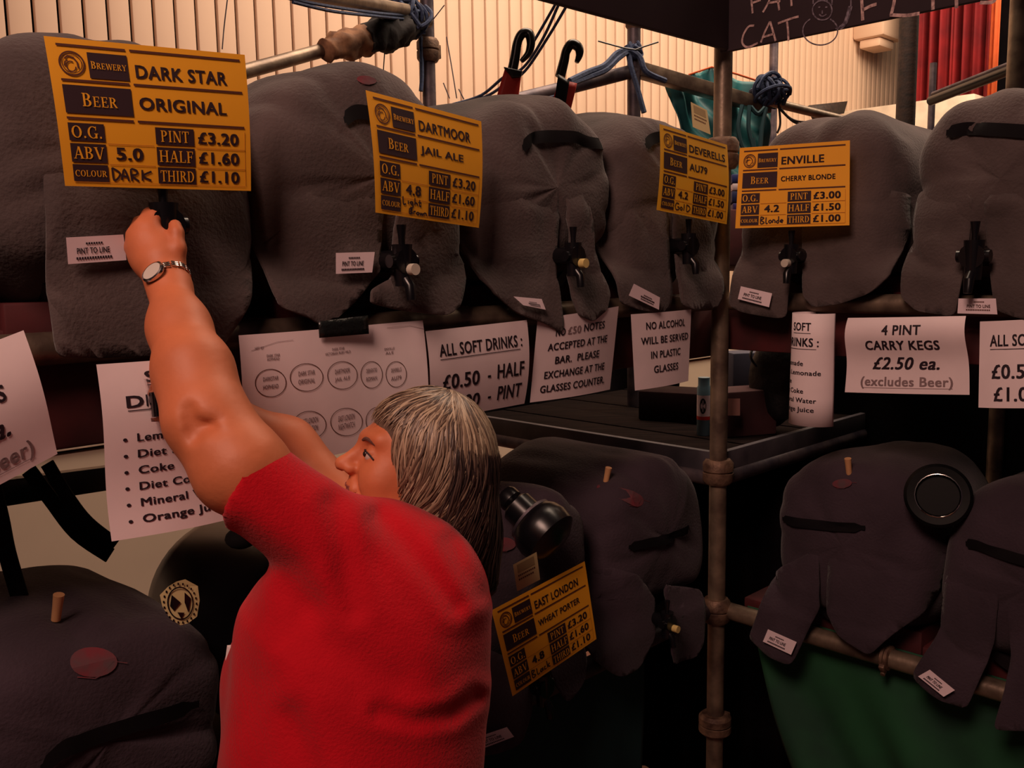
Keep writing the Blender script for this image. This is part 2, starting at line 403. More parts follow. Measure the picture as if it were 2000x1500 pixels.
while x < x_end:
    if slat_me is None:
        o = smb.go('slat', M_SLAT, None, True); slat_me = o.data
    else:
        o = bpy.data.objects.new('slat', slat_me); COL.objects.link(o)
    o.matrix_basis = M_at(WF.w(x, 0.0, (5.0 + DADO) / 2), LF.x, LF.y, Vector((0, 0, 1)))
    o.parent = wall; o.matrix_parent_inverse = parent_matrix(wall).inverted()
    x += PIT; k += 1
# white box fixed to the wall, pillar at its end
xa, z0 = WF.px(1702, 85, -0.1)
b = MB(); b.box(WF.mat(xa, -0.16, z0 + 0.22), 0.42, 0.3, 0.42, 0.03)
b.box(WF.mat(xa - 0.02, -0.16, z0 - 0.03), 0.3, 0.2, 0.08, 0.02)
tag(b.go('wall_heater', M_SLAT), 'cream box fixed high on the slatted wall beside the red curtain', 'heater')
# stage beyond: apron, curtain, dark opening
def WX(px, py, y): x_, z_ = WF.px(px, py, y); return WF.w(x_, y, z_)
AP0 = WX(1638, 217, -.06)                            # the stage runs from the wall end towards us, square to the wall
def AX(px, py, back=0.0):
    """point on the vertical plane of the stage front (set back by 'back')"""
    o = AP0 + RF.y * back; dd = ray(px, py); tt = (o - CAM).dot(RF.y) / dd.dot(RF.y); return CAM + dd * tt
ap = MB(); A1 = AX(1898, 188); La = (A1 - AP0).dot(RF.x)
ap.box(M_at(AP0 + RF.x * (La / 2 + .02) + RF.y * .62 + Vector((0, 0, -AP0.z / 2)), RF.x, RF.y, Vector((0, 0, 1))), La, 1.2, AP0.z, 0.02)
tag(ap.go('stage_apron', M_BANDW), 'cream stage front below the red curtain', 'stage')
def curtain(px0, px1, pyb, m, label, name, amp, waves, back):
    A, B = AX(px0, pyb, back), AX(px1, pyb, back); z0_ = min(A.z, B.z) - .3
    t = thing(name, label, 'curtain', (A + B) / 2)
    mb = MB(); mb.grid(lambda u, v: Vector((A.x + (B.x - A.x) * u, A.y + (B.y - A.y) * u, z0_ + 3.2 * v)) + RF.y * amp * (math.sin(u * waves * 6.28) + .4 * math.sin(u * waves * 15 + 2)) * (0.7 + .3 * v), 140, 3)
    mb.go('cloth', m, t, True, 0.01); return t
curtain(1780, 1934, 200, M_CURT, 'dark red pleated stage curtain behind the right rack', 'stage_curtain', 0.08, 7, .35)
curtain(1927, 1946, 200, M_CURTO, 'narrow orange curtain edge beside the dark red stage curtain', 'stage_curtain', 0.04, 1, .15)
q0 = AX(1948, 190, .6); bd = MB(); bd.box(M_at(Vector((q0.x, q0.y, 3.2)) + RF.x * .62, RF.x, RF.y, Vector((0, 0, 1))), 1.3, 0.08, 2.6, 0.01)
tag(bd.go('dark_opening', M_DARK), 'black panel standing in for the dark opening right of the stage curtain', 'dark panel')  # black panel added to read as the dark stage opening
bw = MB(); c4 = [U(1578, 207, 6.9), U(1652, 198, 7.3), U(1645, 222, 7.3), U(1590, 232, 6.9)]
bb = Sheet(c4); bw.grid(lambda u, v: bb(u, v), 2, 2)
tag(bw.go('brown_board', M_WOOD, None, True, 0.03), 'small brown board leaning at the foot of the slatted wall', 'board')

# ================================================================== SCAFFOLDING
def pole(name, a, b, r, m, label, coupl=(), n=16, cm=None):
    a = Vector(a); b = Vector(b); t = thing(name, label, 'scaffold pole', a)
    MB().tube([a, b], r, n).go('tube', m, t)
    L = (b - a).length; M = axis_mat(a, b)
    for f, rr, hh in coupl:
        h = f * L
        c = MB(); c.lathe([(r, h - hh), (rr * .8, h - hh), (rr, h - hh * .7), (rr, h - hh * .1), (rr * .86, h), (rr, h + hh * .1), (rr, h + hh * .7), (rr * .8, h + hh), (r, h + hh)], M, 20)
        c.box(M @ Matrix.Translation((rr, 0, h)), rr * .5, rr * .7, hh * 1.2, 0.003)
        c.tube([M @ Vector((rr * .7, rr * .5, h)), M @ Vector((rr * 1.35, rr * .5, h))], r * .25, 8)
        c.go('coupler', cm or M_COUP, t)
    return t
R_ = 0.0242
zpx = lambda py: U(1405, py, 2.5).z
def zf(z, z1=2.9): return z / z1
post = pole('scaffold_post', P0 + Vector((0, 0, 0)), P0 + Vector((0, 0, 2.9)), R_, M_TUBE,
            'upright scaffold post at the corner where the two racks meet',
            [(zf(0.43), 0.046, 0.03), (zf(LOW_Z), 0.04, 0.035), (zf(MID_Z), 0.042, 0.035), (zf(2.03), 0.044, 0.04)])
pole('shelf_rail', LF.w(-0.02, 0.018, UP_Z), LF.w(-2.6, 0.018, UP_Z), R_, M_TUBE, 'horizontal scaffold tube under the upper casks of the left rack')
pole('shelf_rail', LF.w(-0.03, 0.018, LOW_Z), LF.w(-2.6, 0.018, LOW_Z), R_, M_TUBED, 'horizontal scaffold tube under the lower casks of the left rack')
pole('shelf_rail', RF.w(0.02, 0.018, UP_Z), RF.w(1.7, 0.018, UP_Z), R_, M_TUBE, 'horizontal scaffold tube under the upper casks of the right rack')
pole('shelf_rail', RF.w(0.03, 0.018, LOW_Z), RF.w(1.7, 0.018, LOW_Z), R_, M_TUBE, 'horizontal scaffold tube above the green cloth', [(0.27, 0.031, 0.012)])
RB = 0.75
for fr, s in ((LF, -1), (RF, 1)):
    side = 'left' if s < 0 else 'right'
    for z, lv in ((UP_Z, 'upper'), (LOW_Z, 'lower')):
        pole('shelf_rail', fr.w(0, RB, z), fr.w(s * 2.4, RB, z), R_, M_TUBED, 'rear tube of the %s shelf of the %s rack, behind the casks' % (lv, side), n=10)
        # cradle boards the casks lie on
        b = MB(); b.box(fr.mat(s * 1.22, 0.39, z + 0.012), 2.36, 0.62, 0.028, 0.004)
        tag(b.go('shelf_board', M_MAROON), 'dark red-brown board carrying the %s casks of the %s rack' % (lv, side), 'board')
# fascia beam under the upper rails
b = MB(); b.box(LF.mat(-1.215, 0.062, 1.56), 2.53, 0.03, 0.15, 0.005)
tag(b.go('fascia_beam', M_MAROON), 'dark maroon beam under the upper shelf of the left rack', 'beam')
b = MB(); b.box(RF.mat(0.83, 0.062, 1.57), 1.75, 0.03, 0.13, 0.005)
tag(b.go('fascia_beam', M_MAROON), 'dark maroon beam under the upper shelf of the right rack', 'beam')

# middle shelf in the corner square behind the post
CD = -LF.y * 0 + LF.y                       # back-left direction
def SQ(a, b, z): return P0 + LF.y * a + LF.x * b + Vector((0, 0, z))   # a back-left, b back-right
pole('shelf_rail', SQ(0.03, 0, MID_Z - 0.02), SQ(1.1, 0, MID_Z - 0.02), R_, M_TUBED, 'left-hand tube of the middle corner shelf')
pole('shelf_rail', SQ(0, 0.03, MID_Z - 0.02), SQ(0, 1.1, MID_Z - 0.02), R_, M_TUBED, 'right-hand tube of the middle corner shelf')
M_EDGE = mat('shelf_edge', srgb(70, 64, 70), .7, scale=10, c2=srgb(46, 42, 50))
sh = thing('corner_shelf', 'middle shelf of dark planks in the corner behind the post', 'shelf', SQ(0.5, 0.5, MID_Z))
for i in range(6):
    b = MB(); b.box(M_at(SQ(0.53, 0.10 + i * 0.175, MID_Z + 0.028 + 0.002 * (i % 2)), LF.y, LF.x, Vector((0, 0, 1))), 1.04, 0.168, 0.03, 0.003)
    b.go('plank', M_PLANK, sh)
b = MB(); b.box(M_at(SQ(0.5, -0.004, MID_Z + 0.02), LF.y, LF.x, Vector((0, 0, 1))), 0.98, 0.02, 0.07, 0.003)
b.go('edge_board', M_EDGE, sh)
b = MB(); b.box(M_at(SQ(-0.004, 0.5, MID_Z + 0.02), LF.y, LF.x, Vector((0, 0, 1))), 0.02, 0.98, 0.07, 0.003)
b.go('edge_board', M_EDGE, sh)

# added black sheets that supply the darkness behind and under the shelves
def dark_sheet(a, b, z0, z1, label, m=M_DARK, amp=0.02, n=60, name='darkness_sheet', k=14):
    a = Vector(a); b = Vector(b); t = thing(name, label, 'cloth', (a + b) / 2 + Vector((0, 0, z0)))
    nn = (b - a).cross(Vector((0, 0, 1))).normalized()
    mb = MB(); mb.grid(lambda u, v: a.lerp(b, u) + Vector((0, 0, z0 + (z1 - z0) * v)) + nn * amp * math.sin(u * k * 3.1 + v), n, 6)
    mb.go('cloth', m, t, True, 0.004); return t
dark_sheet(RF.w(-0.25, 0.86, 0), RF.w(2.4, 0.86, 0), 0.02, 1.60, 'added black sheet giving the darkness behind the right rack')
g0, g1 = U(1214, 900, 3.05), U(1640, 900, 2.9)
dark_sheet((g0.x, g0.y, 0), (g1.x, g1.y, 0), 0.02, MID_Z - 0.07, 'added black sheet giving the darkness beneath the corner shelf')
dark_sheet(SQ(1.12, -0.02, 0), SQ(1.12, 1.4, 0), MID_Z - .02, 1.335, 'low added black sheet that darkens the back of the corner shelf', k=8)

# posts behind the racks
def ppost(px, py0, d, r, m, label, top, coupl=()):
    p = U(px, py0, d); q = Vector((p.x, p.y, 0))
    return pole('scaffold_post', q, Vector((p.x, p.y, top)), r, m, label, coupl)
ppost(836, 100, 3.25, .024, M_TUBED, 'upright scaffold post behind the second cask, blue rope tied at its top', 3.1, [(2.50 / 3.1, 0.04, 0.04)])
ppost(1238, 150, 3.3, .024, M_TUBED, 'upright scaffold post between the red-sided levers and the corner post', 2.66, [(2.6 / 2.66, 0.03, 0.03)])
ppost(1510, 180, 5.6, .026, M_TUBED, 'distant grey post with a blue rope bundle at mid height', 3.4)
ppost(1771, 160, 3.6, .036, M_WOOD, 'thick brown post in front of the left edge of the red curtain', 3.0, [(2.86 / 3.0, 0.05, 0.03)])
ppost(1820, 200, 4.2, .015, M_TUBED, 'thin pole standing in front of the red curtain', 2.62)
ppost(1985, 120, 2.7, .025, M_TUBE, 'scaffold post behind the rightmost cask, at the right edge', 3.1, [(2.58 / 3.1, 0.045, 0.04)])
# sloping rails behind
pole('cross_tube', U(430, 153, 2.5), U(836, 42, 3.2), .021, M_TUBE, 'sloping tube wrapped in tan and black foam above the second cask')
pole('cross_tube', U(540, -24, 2.3), U(836, 28, 3.2), .021, M_TUBE, 'sloping tube at the top edge with thin blue ropes beneath')
pole('cross_tube', U(905, 222, 2.9), U(1240, 138, 3.3), .024, M_TUBED, 'tube behind the two red-sided levers')
def beam(a, b, w, h, m, name, label):
    a = Vector(a); b = Vector(b); z = (b - a).normalized(); y = Vector((0, 0, 1)); x = y.cross(z).normalized(); y = z.cross(x)
    mb = MB(); mb.box(M_at((a + b) / 2, x, y, z), w, h, (b - a).length, 0.003)
    return tag(mb.go(name, m), label, 'beam')
beam(U(1246, 136, 3.3), U(1500, 210, 3.55), .05, .05, M_TUBE, 'cross_beam', 'square pale beam running right from the post over the teal tarp')
pole('cross_tube', U(1500, 198, 3.5), U(1680, 242, 3.8), .017, M_TUBE, 'pale tube sloping down behind the cask with the cherry blonde card')
pole('cross_tube', U(1818, 197, 3.2), U(1985, 132, 2.75), .016, M_BLACKP, 'dark tube in front of the red curtain')
pole('cross_tube', U(1822, 184, 3.25), U(1975, 124, 2.8), .008, M_TUBED, 'thin tube beside the dark tube in front of the curtain')

# foam wraps and rope bundles
def lumpy(pts, rs, seed, amp=0.25, n=20, name='foam_wrap', m=M_BLACKF, label='', cat='wrap'):
    path = smoothpath(pts, 14); k = len(path)
    rr = [np.interp(i / (k - 1) * (len(rs) - 1), range(len(rs)), rs) for i in range(k)]
    mb = MB(); mb.tube(path, rr, n)
    for v in mb.v:
        # push along the offset from the path
        c = min(path, key=lambda p: (p - v).length_squared); dvec = v - c
        if dvec.length > 1e-6: v += dvec * amp * (noise.noise(v * 26 + Vector((seed, 0, 0))) * 1.6 + .6 * noise.noise(v * 70))
    return tag(mb.go(name, m, ang=80), label, cat)
lumpy([U(636, 98, 2.78), U(690, 82, 2.88), U(735, 72, 2.96)], [.03, .045, .046, .04], 1, name='foam_wrap', m=M_TAN, label='tan wrapping round the sloping tube above the second cask')
lumpy([U(712, 76, 2.9), U(770, 58, 3.0), U(820, 44, 3.15)], [.042, .055, .052, .036], 2, m=M_BLACKF, label='black foam padding round the upper end of the sloping tube')
def ropes(name, label, paths, r=0.004, m=M_BLUE):
    t = thing(name, label, 'rope', paths[0][0])
    for p in paths: MB().tube(smoothpath(p, 6), r, 6).go('strand', m, t)
    return t
rnd = random.Random(3)
def knot(c, R, k, name, label, r=0.005, m=M_BLUE, seed=0, squash=(1, 1, 1)):
    rd = random.Random(seed); paths = []
    for i in range(k):
        ax = Vector((rd.gauss(0, 1), rd.gauss(0, 1), rd.gauss(0, 1))).normalized(); u = ax.orthogonal().normalized(); w = ax.cross(u)
        rr = R * rd.uniform(.6, 1.1); off = Vector((rd.uniform(-1, 1), rd.uniform(-1, 1), rd.uniform(-1, 1))) * R * .3
        p = []
        for j in range(9):
            a = j / 8 * 5.6; q = (u * math.cos(a) + w * math.sin(a)) * rr + off
            p.append(c + Vector((q.x * squash[0], q.y * squash[1], q.z * squash[2])))
        paths.append(p)
    return ropes(name, label, paths, r, m)
knot(U(795, 30, 3.08), .055, 16, 'rope_bundle', 'blue rope bundle wound round the top of the post behind the second cask', .007, seed=4, squash=(1.2, 1, 1))
knot(U(1505, 182, 3.5), .058, 18, 'rope_bundle', 'dark blue rope and hose bundle at the end of the square beam', .007, seed=9, squash=(1.1, 1, .95))
knot(U(1234, 100, 3.28), .035, 9, 'rope_bundle', 'blue rope knotted over the post right of the red-sided levers', .006, seed=12)
ropes('blue_rope', 'two thin blue ropes under the tube at the top edge',
      [[U(572, 4, 2.35), U(650, 22, 2.5), U(740, 32, 2.8), U(800, 38, 3.05)], [U(560, -4, 2.35), U(640, 12, 2.5), U(740, 26, 2.8), U(800, 30, 3.05)]], .005)
ropes('blue_rope', 'blue rope hanging down the post behind the second cask', [[U(820, 50, 3.2), U(823, 100, 3.22), U(824, 150, 3.22), U(822, 178, 3.22)]], .008)
ropes('cord_bundle', 'dark cords running from the left lever up to the chalk board',
      [[U(884, 204, 2.7), U(940, 186, 2.7), U(985, 150, 2.6), U(1022, 132, 2.6), U(1060, 76, 2.55), U(1095, 0, 2.5)],
       [U(890, 206, 2.7), U(950, 188, 2.7), U(990, 162, 2.6), U(1026, 138, 2.6), U(1072, 70, 2.55), U(1112, 2, 2.5)],
       [U(1018, 120, 2.6), U(1036, 92, 2.58), U(1062, 48, 2.55), U(1086, 6, 2.5)]], .0042)
ropes('cord_bundle', 'dark cords below the tube between the two levers',
      [[U(1018, 204, 2.8), U(1050, 196, 2.8), U(1090, 186, 2.85)], [U(1024, 208, 2.8), U(1056, 200, 2.8), U(1092, 190, 2.85)]], .004)
ropes('blue_rope', 'blue rope draped along the tube up to the post right of the levers',
      [[U(1112, 158, 3.0), U(1150, 140, 3.1), U(1180, 128, 3.15), U(1205, 104, 3.2), U(1230, 98, 3.24), U(1250, 112, 3.24), U(1262, 140, 3.24), U(1300, 158, 3.28)],
       [U(1112, 164, 3.0), U(1150, 150, 3.1), U(1184, 136, 3.15), U(1210, 112, 3.2), U(1226, 104, 3.24), U(1232, 130, 3.24), U(1244, 170, 3.24), U(1258, 220, 3.24)]], .010)
ropes('cable_tie', 'two thin cable tie ends crossing on the post right of the levers', [[U(1168, 80, 3.2), U(1220, 94, 3.2), U(1250, 98, 3.2)], [U(1286, 82, 3.2), U(1255, 92, 3.2), U(1240, 98, 3.2)]], .0028, M_BLACKP)
ropes('cable_tie', 'thin cable tie ends standing up left of the first lever',
      [[U(872, 72, 3.0), U(882, 130, 3.0), U(892, 192, 3.0)], [U(866, 162, 3.0), U(878, 192, 3.0)], [U(896, 174, 3.0), U(906, 194, 3.0)]], .002, M_TUBED)
ropes('cable_tie', 'thin twig-like cable ties in front of the slats above the left casks',
      [[U(444, 0, 2.8), U(438, 50, 2.8), U(434, 96, 2.8)], [U(752, 90, 3.0), U(748, 150, 3.0)], [U(868, 10, 3.2), U(846, 38, 3.2)]], .002, M_TUBED)
ropes('cord_bundle', 'brown cords sagging right of the rope bundle behind the cherry blonde cask',
      [[U(1520, 206, 3.5), U(1545, 232, 3.5), U(1580, 238, 3.5), U(1650, 230, 3.6)], [U(1522, 212, 3.5), U(1550, 238, 3.5), U(1575, 242, 3.5), U(1620, 236, 3.6)],
       [U(1520, 200, 3.5), U(1524, 240, 3.5), U(1518, 260, 3.5)]], .004, M_WOOD)
ropes('blue_rope', 'dark teal rope loops hanging over the tarp left of the far post',
      [[U(1450, 205, 3.4), U(1442, 250, 3.4), U(1452, 290, 3.4), U(1470, 292, 3.4), U(1462, 250, 3.4), U(1464, 206, 3.4)],
       [U(1496, 210, 3.4), U(1488, 250, 3.4), U(1484, 292, 3.4), U(1476, 296, 3.4), U(1470, 270, 3.4)],
       [U(1466, 208, 3.4), U(1480, 222, 3.4), U(1494, 210, 3.4)]], .008, mat('teal_rope', srgb(20, 62, 70), .8))

# red-sided levers with black hooks
def lever(hook, body, plate, d, label):
    t = thing('ratchet_lever', label, 'lever', U(body[0][0], body[0][1], d))
    pts = smoothpath([U(x, y, d) for x, y in hook], 6); k = len(pts)
    rr = [np.interp(i / (k - 1), [0, .3, .62, .8, 1], [.014, .012, .013, .011, .006]) for i in range(k)]
    MB().tube(pts, rr, 10).go('hook', M_BLACKP, t)
    sh_ = Sheet([U(x, y, d) for x, y in body]); mb = MB(); mb.grid(lambda u, v: sh_(u, v), 4, 6); mb.go('body', M_REDS, t, True, 0.045)
    sh_ = Sheet([U(x, y, d - .028) for x, y in plate]); mb = MB(); mb.grid(lambda u, v: sh_(u, v), 4, 6); mb.go('plate', M_BLACKP, t, True, 0.012)
    return t
lever([(1000, 142), (1006, 112), (1011, 82), (1020, 66), (1033, 66), (1037, 84), (1032, 104), (1018, 120)],
      [(986, 140), (1018, 146), (1008, 222), (962, 222)], [(984, 132), (1020, 140), (1018, 150), (1000, 152)], 2.45,
      'left of two red levers with closed black hooks above the third cask')
lever([(1094, 150), (1102, 118), (1106, 100), (1116, 86), (1129, 92), (1132, 106), (1126, 122)],
      [(1092, 160), (1126, 168), (1112, 226), (1070, 226)], [(1090, 146), (1112, 160), (1104, 208), (1082, 202)], 2.45,
      'right of two red levers with an open black hook above the third cask')

# teal tarp and the clutter behind the corner post
t = thing('teal_tarp', 'teal tarpaulin bundled below the square beam behind the corner post', 'tarpaulin', U(1400, 330, 3.5))
sh_ = Sheet([U(1296, 160, 3.45), U(1500, 215, 3.6), U(1500, 350, 3.6), U(1345, 350, 3.5)], lambda u, v: .03 * math.sin(u * 14 + v * 5) + .015 * math.sin(u * 31 - v * 9) + .02 * v)
mb = MB(); mb.grid(lambda u, v: sh_(u, v), 40, 20); mb.go('cloth', M_TEAL, t, True, .004)
sh_ = Sheet([U(1342, 148, 3.7), U(1392, 132, 3.7), U(1400, 184, 3.7), U(1350, 176, 3.7)], lambda u, v: .02 * math.sin(u * 9))
mb = MB(); mb.grid(lambda u, v: sh_(u, v), 8, 6); mb.go('cloth', M_TEAL, t, True, .004)
sh_ = Sheet([U(1388, 140, 3.7), U(1500, 168, 3.75), U(1500, 206, 3.75), U(1388, 186, 3.7)], lambda u, v: .02 * math.sin(u * 9))
mb = MB(); mb.grid(lambda u, v: sh_(u, v), 12, 6); mb.go('cloth', M_TEAL, t, True, .004)
MB().tube([U(1345, 146, 3.68), U(1390, 131, 3.68), U(1440, 145, 3.7), U(1486, 160, 3.72)], .004, 6).go('orange_hem', M_CURTO, t)
bl = [(1424, 345, 1444, 362, mat('blue_tin', srgb(40, 50, 120), .5), 'blue box'), (1425, 363, 1443, 377, M_LABEL, 'white carton'), (1424, 378, 1444, 400, mat('navy_tin', srgb(34, 40, 90), .5), 'navy blue box'), (1426, 401, 1444, 416, mat('purple_tin', srgb(60, 44, 110), .5), 'violet box')]
for x0, y0, x1, y1, m_, nm in bl:
    c0 = U((x0 + x1) / 2, (y0 + y1) / 2, 3.35); mb = MB()
    mb.box(M_at(c0, CR, CB * -1, CU), (x1 - x0) / F_PX * 3.35, .09, (y1 - y0) / F_PX * 3.35 * .96, .003)
    tag(mb.go('carton', m_), nm + ' in the small stack seen between the two yellow cards', 'carton')
mb = MB(); c0 = U(1434, 470, 3.35)
mb.box(M_at(Vector((c0.x, c0.y, (c0.z + U(1434, 417, 3.35).z) / 2 - .05)), CR, CB * -1, CU), .16, .16, .2, .005)
tag(mb.go('crate', M_MAROON), 'dark crate under the small stack of cartons behind the corner post', 'crate')

# ================================================================== CHALK BOARDS
def board(fr, x0, x1, z0, z1, label, side):
    t = thing('chalk_board', label, 'sign', fr.w((x0 + x1) / 2, -0.03, z0))
    b = MB(); b.box(fr.mat((x0 + x1) / 2, -0.035, (z0 + z1) / 2), x1 - x0, 0.016, z1 - z0, 0.004); b.go('panel', M_SLATE, t)
    return t
zb = LF.px(1420, 97, -0.04)[1]
board(LF, -1.5, -0.012, zb, zb + .6, 'plain dark chalk board hung above the left rack', 'l')
rb = board(RF, 0.016, 1.6, zb - 0.004, zb + .6, 'dark chalk board reading FAT CAT with a chalk cat, above the right rack', 'r')
def chalk(paths, m, w, par, name='chalk_lettering'):
    mb = MB(); off = Vector(RF.y) * -0.0448
    for p in paths:
        q = [RF.px(x, y, -0.0448) for x, y in p]; q = smoothpath([Vector((a, b, 0)) for a, b in q], 6)
        for i in range(len(q)):
            tt = (q[min(i + 1, len(q) - 1)] - q[max(i - 1, 0)]).normalized(); nn = Vector((-tt.y, tt.x, 0)) * w / 2
            mb.v += [RF.w((q[i] + nn).x, -0.0448, (q[i] + nn).y), RF.w((q[i] - nn).x, -0.0448, (q[i] - nn).y)]
            if i: k = len(mb.v); mb.f.append((k - 4, k - 3, k - 1, k - 2))
    return mb.go(name, m, par, False)
chalk([[(1466, -16), (1470, 26)], [(1464, -14), (1492, -24)], [(1468, 6), (1486, 0)],
       [(1490, 24), (1502, 2), (1512, -26)], [(1512, -26), (1518, -6), (1522, 20)], [(1500, 6), (1524, 2)],
       [(1528, -22), (1562, -34)], [(1544, -28), (1546, 12)],
       [(1473, 50), (1462, 52), (1452, 68), (1450, 84), (1460, 92), (1480, 84)],
       [(1486, 83), (1494, 62), (1504, 42)], [(1504, 42), (1510, 62), (1515, 80)], [(1492, 72), (1512, 66)],
       [(1519, 46), (1540, 38), (1560, 32)], [(1537, 42), (1539, 60), (1540, 80)]], M_CHALK, .0052, rb)
chalk([[(1682, -14), (1684, 18), (1685, 40)], [(1682, -12), (1712, -22)], [(1684, 20), (1700, 12), (1712, 8)],
       [(1750, -26), (1746, 6), (1740, 30)], [(1738, 29), (1770, 30), (1796, 26)],
       [(1820, -34), (1822, 0), (1822, 19)], [(1846, -28), (1890, -36)], [(1866, -30), (1868, 0), (1868, 16)],
       [(1940, -34), (1914, -22), (1920, -8), (1942, -4), (1938, 4), (1914, 5)]], M_CHALK, .0072, rb)
circ = lambda cx, cy, rx, ry, a0=0, a1=360, n=16: [(cx + rx * math.cos(math.radians(a0 + (a1 - a0) * i / n)), cy + ry * math.sin(math.radians(a0 + (a1 - a0) * i / n))) for i in range(n + 1)]
chalk([circ(1606, 20, 19, 19), circ(1602, 60, 34, 28, -55, 235), [(1588, 8), (1590, -8), (1600, 2)], [(1614, 2), (1624, -8), (1625, 10)],
       [(1598, 14), (1602, 14)], [(1612, 14), (1616, 14)], [(1600, 28), (1606, 32), (1614, 28)], [(1606, 20), (1606, 27)],
       [(1632, 56), (1650, 50), (1658, 30), (1662, 8), (1660, -20)]], M_CHALKB, .0032, rb, 'chalk_cat')
chalk([[(1640, 55), (1650, 46), (1656, 30), (1661, 12)]], M_CHALKB, .010, rb, 'chalk_tail')

# ================================================================== CASKS IN JACKETS
PROF_S = [0.0, .3, .55, .75, .87, .94, .98, 1.0, 1.01, 1.0, .98, .95, .90, .80, .5, 0.0]
PROF_Y = [-.026, -.024, -.019, -.009, .005, .024, .048, .085, .15, .25, .35, .44, .49, .52, .54, .545]
class Jacket:
    def __init__(s, fr, xc, zb, y0=0.0, hw=.220, top=.45, bot=.05, seed=0, amp=.015, bump=None, nt=2.35, nb=3.6, hang=.055):
        s.fr, s.xc, s.zb, s.y0, s.hw, s.seed, s.amp = fr, xc, zb, y0, hw, seed, amp
        s.zc = zb + .24; s.ht = top - .24; s.hb = .24 - bot; s.bump = bump; s.nt, s.nb = nt, nb; s.hang = hang
    def s_of(s, x, z):
        a = abs((x - s.xc) / s.hw); dz = z - s.zc; b = abs(dz) / (s.ht if dz > 0 else s.hb); n = s.nt if dz > 0 else s.nb
        return (a ** n + b ** n) ** (1 / n)
    def disp(s, x, y, z):
        p = Vector((x * 4.5 + s.seed * 3.7, y * 3, z * 4.5)); q = Vector((x * 13 + z * 5 + s.seed, y * 7, z * 7 - x * 4))
        d = s.amp * (noise.noise(p) * 1.7 + noise.noise(q) * .8)
        r = noise.noise(Vector((x * 6 + s.seed * 1.3, z * 9, y * 3))); d -= s.amp * 1.6 * max(0, 1 - (r / .14) ** 2) ** 2 * .38
        if s.bump:
            for bx, bz, br, ba in s.bump: d += ba * math.exp(-((x - bx) ** 2 + (z - bz) ** 2) / br ** 2)
        return d
    def surf_y(s, x, z):
        sc = min(1.0, s.s_of(x, z)); y = s.y0 + float(np.interp(sc, PROF_S[:8], PROF_Y[:8]))
        return y - s.disp(x, y, z)
    def on(s, px, py, off=0.0):
        y = s.y0
        for _ in range(5):
            x, z = s.fr.px(px, py, y); y = s.surf_y(x, z)
        return s.fr.w(x, y - off, z), x, z
    def mesh(s, parent, m):
        NP = 72; vs = []; fs = []; mb = MB()
        for sc, yy in zip(PROF_S, PROF_Y):
            for k in range(NP):
                a = 2 * math.pi * k / NP; ca, sa = math.cos(a), math.sin(a); n = s.nt if sa > 0 else s.nb
                rr = (abs(ca) ** n + abs(sa) ** n) ** (-1 / n)
                x = s.xc + s.hw * ca * rr * sc; z = s.zc + (s.ht if sa > 0 else s.hb) * sa * rr * sc; y = s.y0 + yy
                if sa < 0 and yy > .04: z -= s.hang * min(1, (yy - .04) / .1) * abs(sa) * (sc > .6)
                dd = s.disp(x, y, z)
                if yy < .06: y -= dd
                g = min(1, max(0, sc - .7) / .3); z += dd * g * sa * 1.3; x += dd * g * ca
                mb.v.append(s.fr.w(x, y, z))
        n = len(PROF_S)
        for i in range(n - 1):
            for k in range(NP):
                mb.f.append((i * NP + k, i * NP + (k + 1) % NP, (i + 1) * NP + (k + 1) % NP, (i + 1) * NP + k))
        o = mb.go('jacket', m, parent)
        sd = o.modifiers.new('soft', 'SUBSURF'); sd.levels = 1; sd.render_levels = 1
        return o
def cut_poly(pts, nx, nz):
    """flat polygon (x, z) chopped by a grid -> verts, faces"""
    bm = bmesh.new(); f = bm.faces.new([bm.verts.new((a, b, 0)) for a, b in pts]); bmesh.ops.triangulate(bm, faces=[f])
    xs = [p[0] for p in pts]; zs = [p[1] for p in pts]
    for i in range(1, nx):
        bmesh.ops.bisect_plane(bm, geom=bm.verts[:] + bm.edges[:] + bm.faces[:], plane_co=(min(xs) + (max(xs) - min(xs)) * i / nx, 0, 0), plane_no=(1, 0, 0))
    for i in range(1, nz):
        bmesh.ops.bisect_plane(bm, geom=bm.verts[:] + bm.edges[:] + bm.faces[:], plane_co=(0, min(zs) + (max(zs) - min(zs)) * i / nz, 0), plane_no=(0, 1, 0))
    bm.verts.index_update(); vs = [(v.co.x, v.co.y) for v in bm.verts]; fs = [tuple(v.index for v in f.verts) for f in bm.faces]; bm.free()
    return vs, fs
def sm(a, b, x): t = max(0, min(1, (x - a) / (b - a))); return t * t * (3 - 2 * t)
def dashes(pr, u0, v0, u1, v1, n):
    # print too fine to read: a row of small marks
    for i in range(n):
        a = u0 + (u1 - u0) * i / n; pr.rect(a, v0, a + (u1 - u0) / n * .72, v1)
def round_poly(pts, k=3):
    """soften polygon corners"""
    out = []
    n = len(pts)
    for i in range(n):
        p0 = Vector(pts[i - 1]); p = Vector(pts[i]); p1 = Vector(pts[(i + 1) % n])
        a = p.lerp(p0, .22); b = p.lerp(p1, .22)
        for j in range(k + 1):
            t = j / k; out.append(tuple((1 - t) ** 2 * a + 2 * t * (1 - t) * p + t * t * b))
    return out
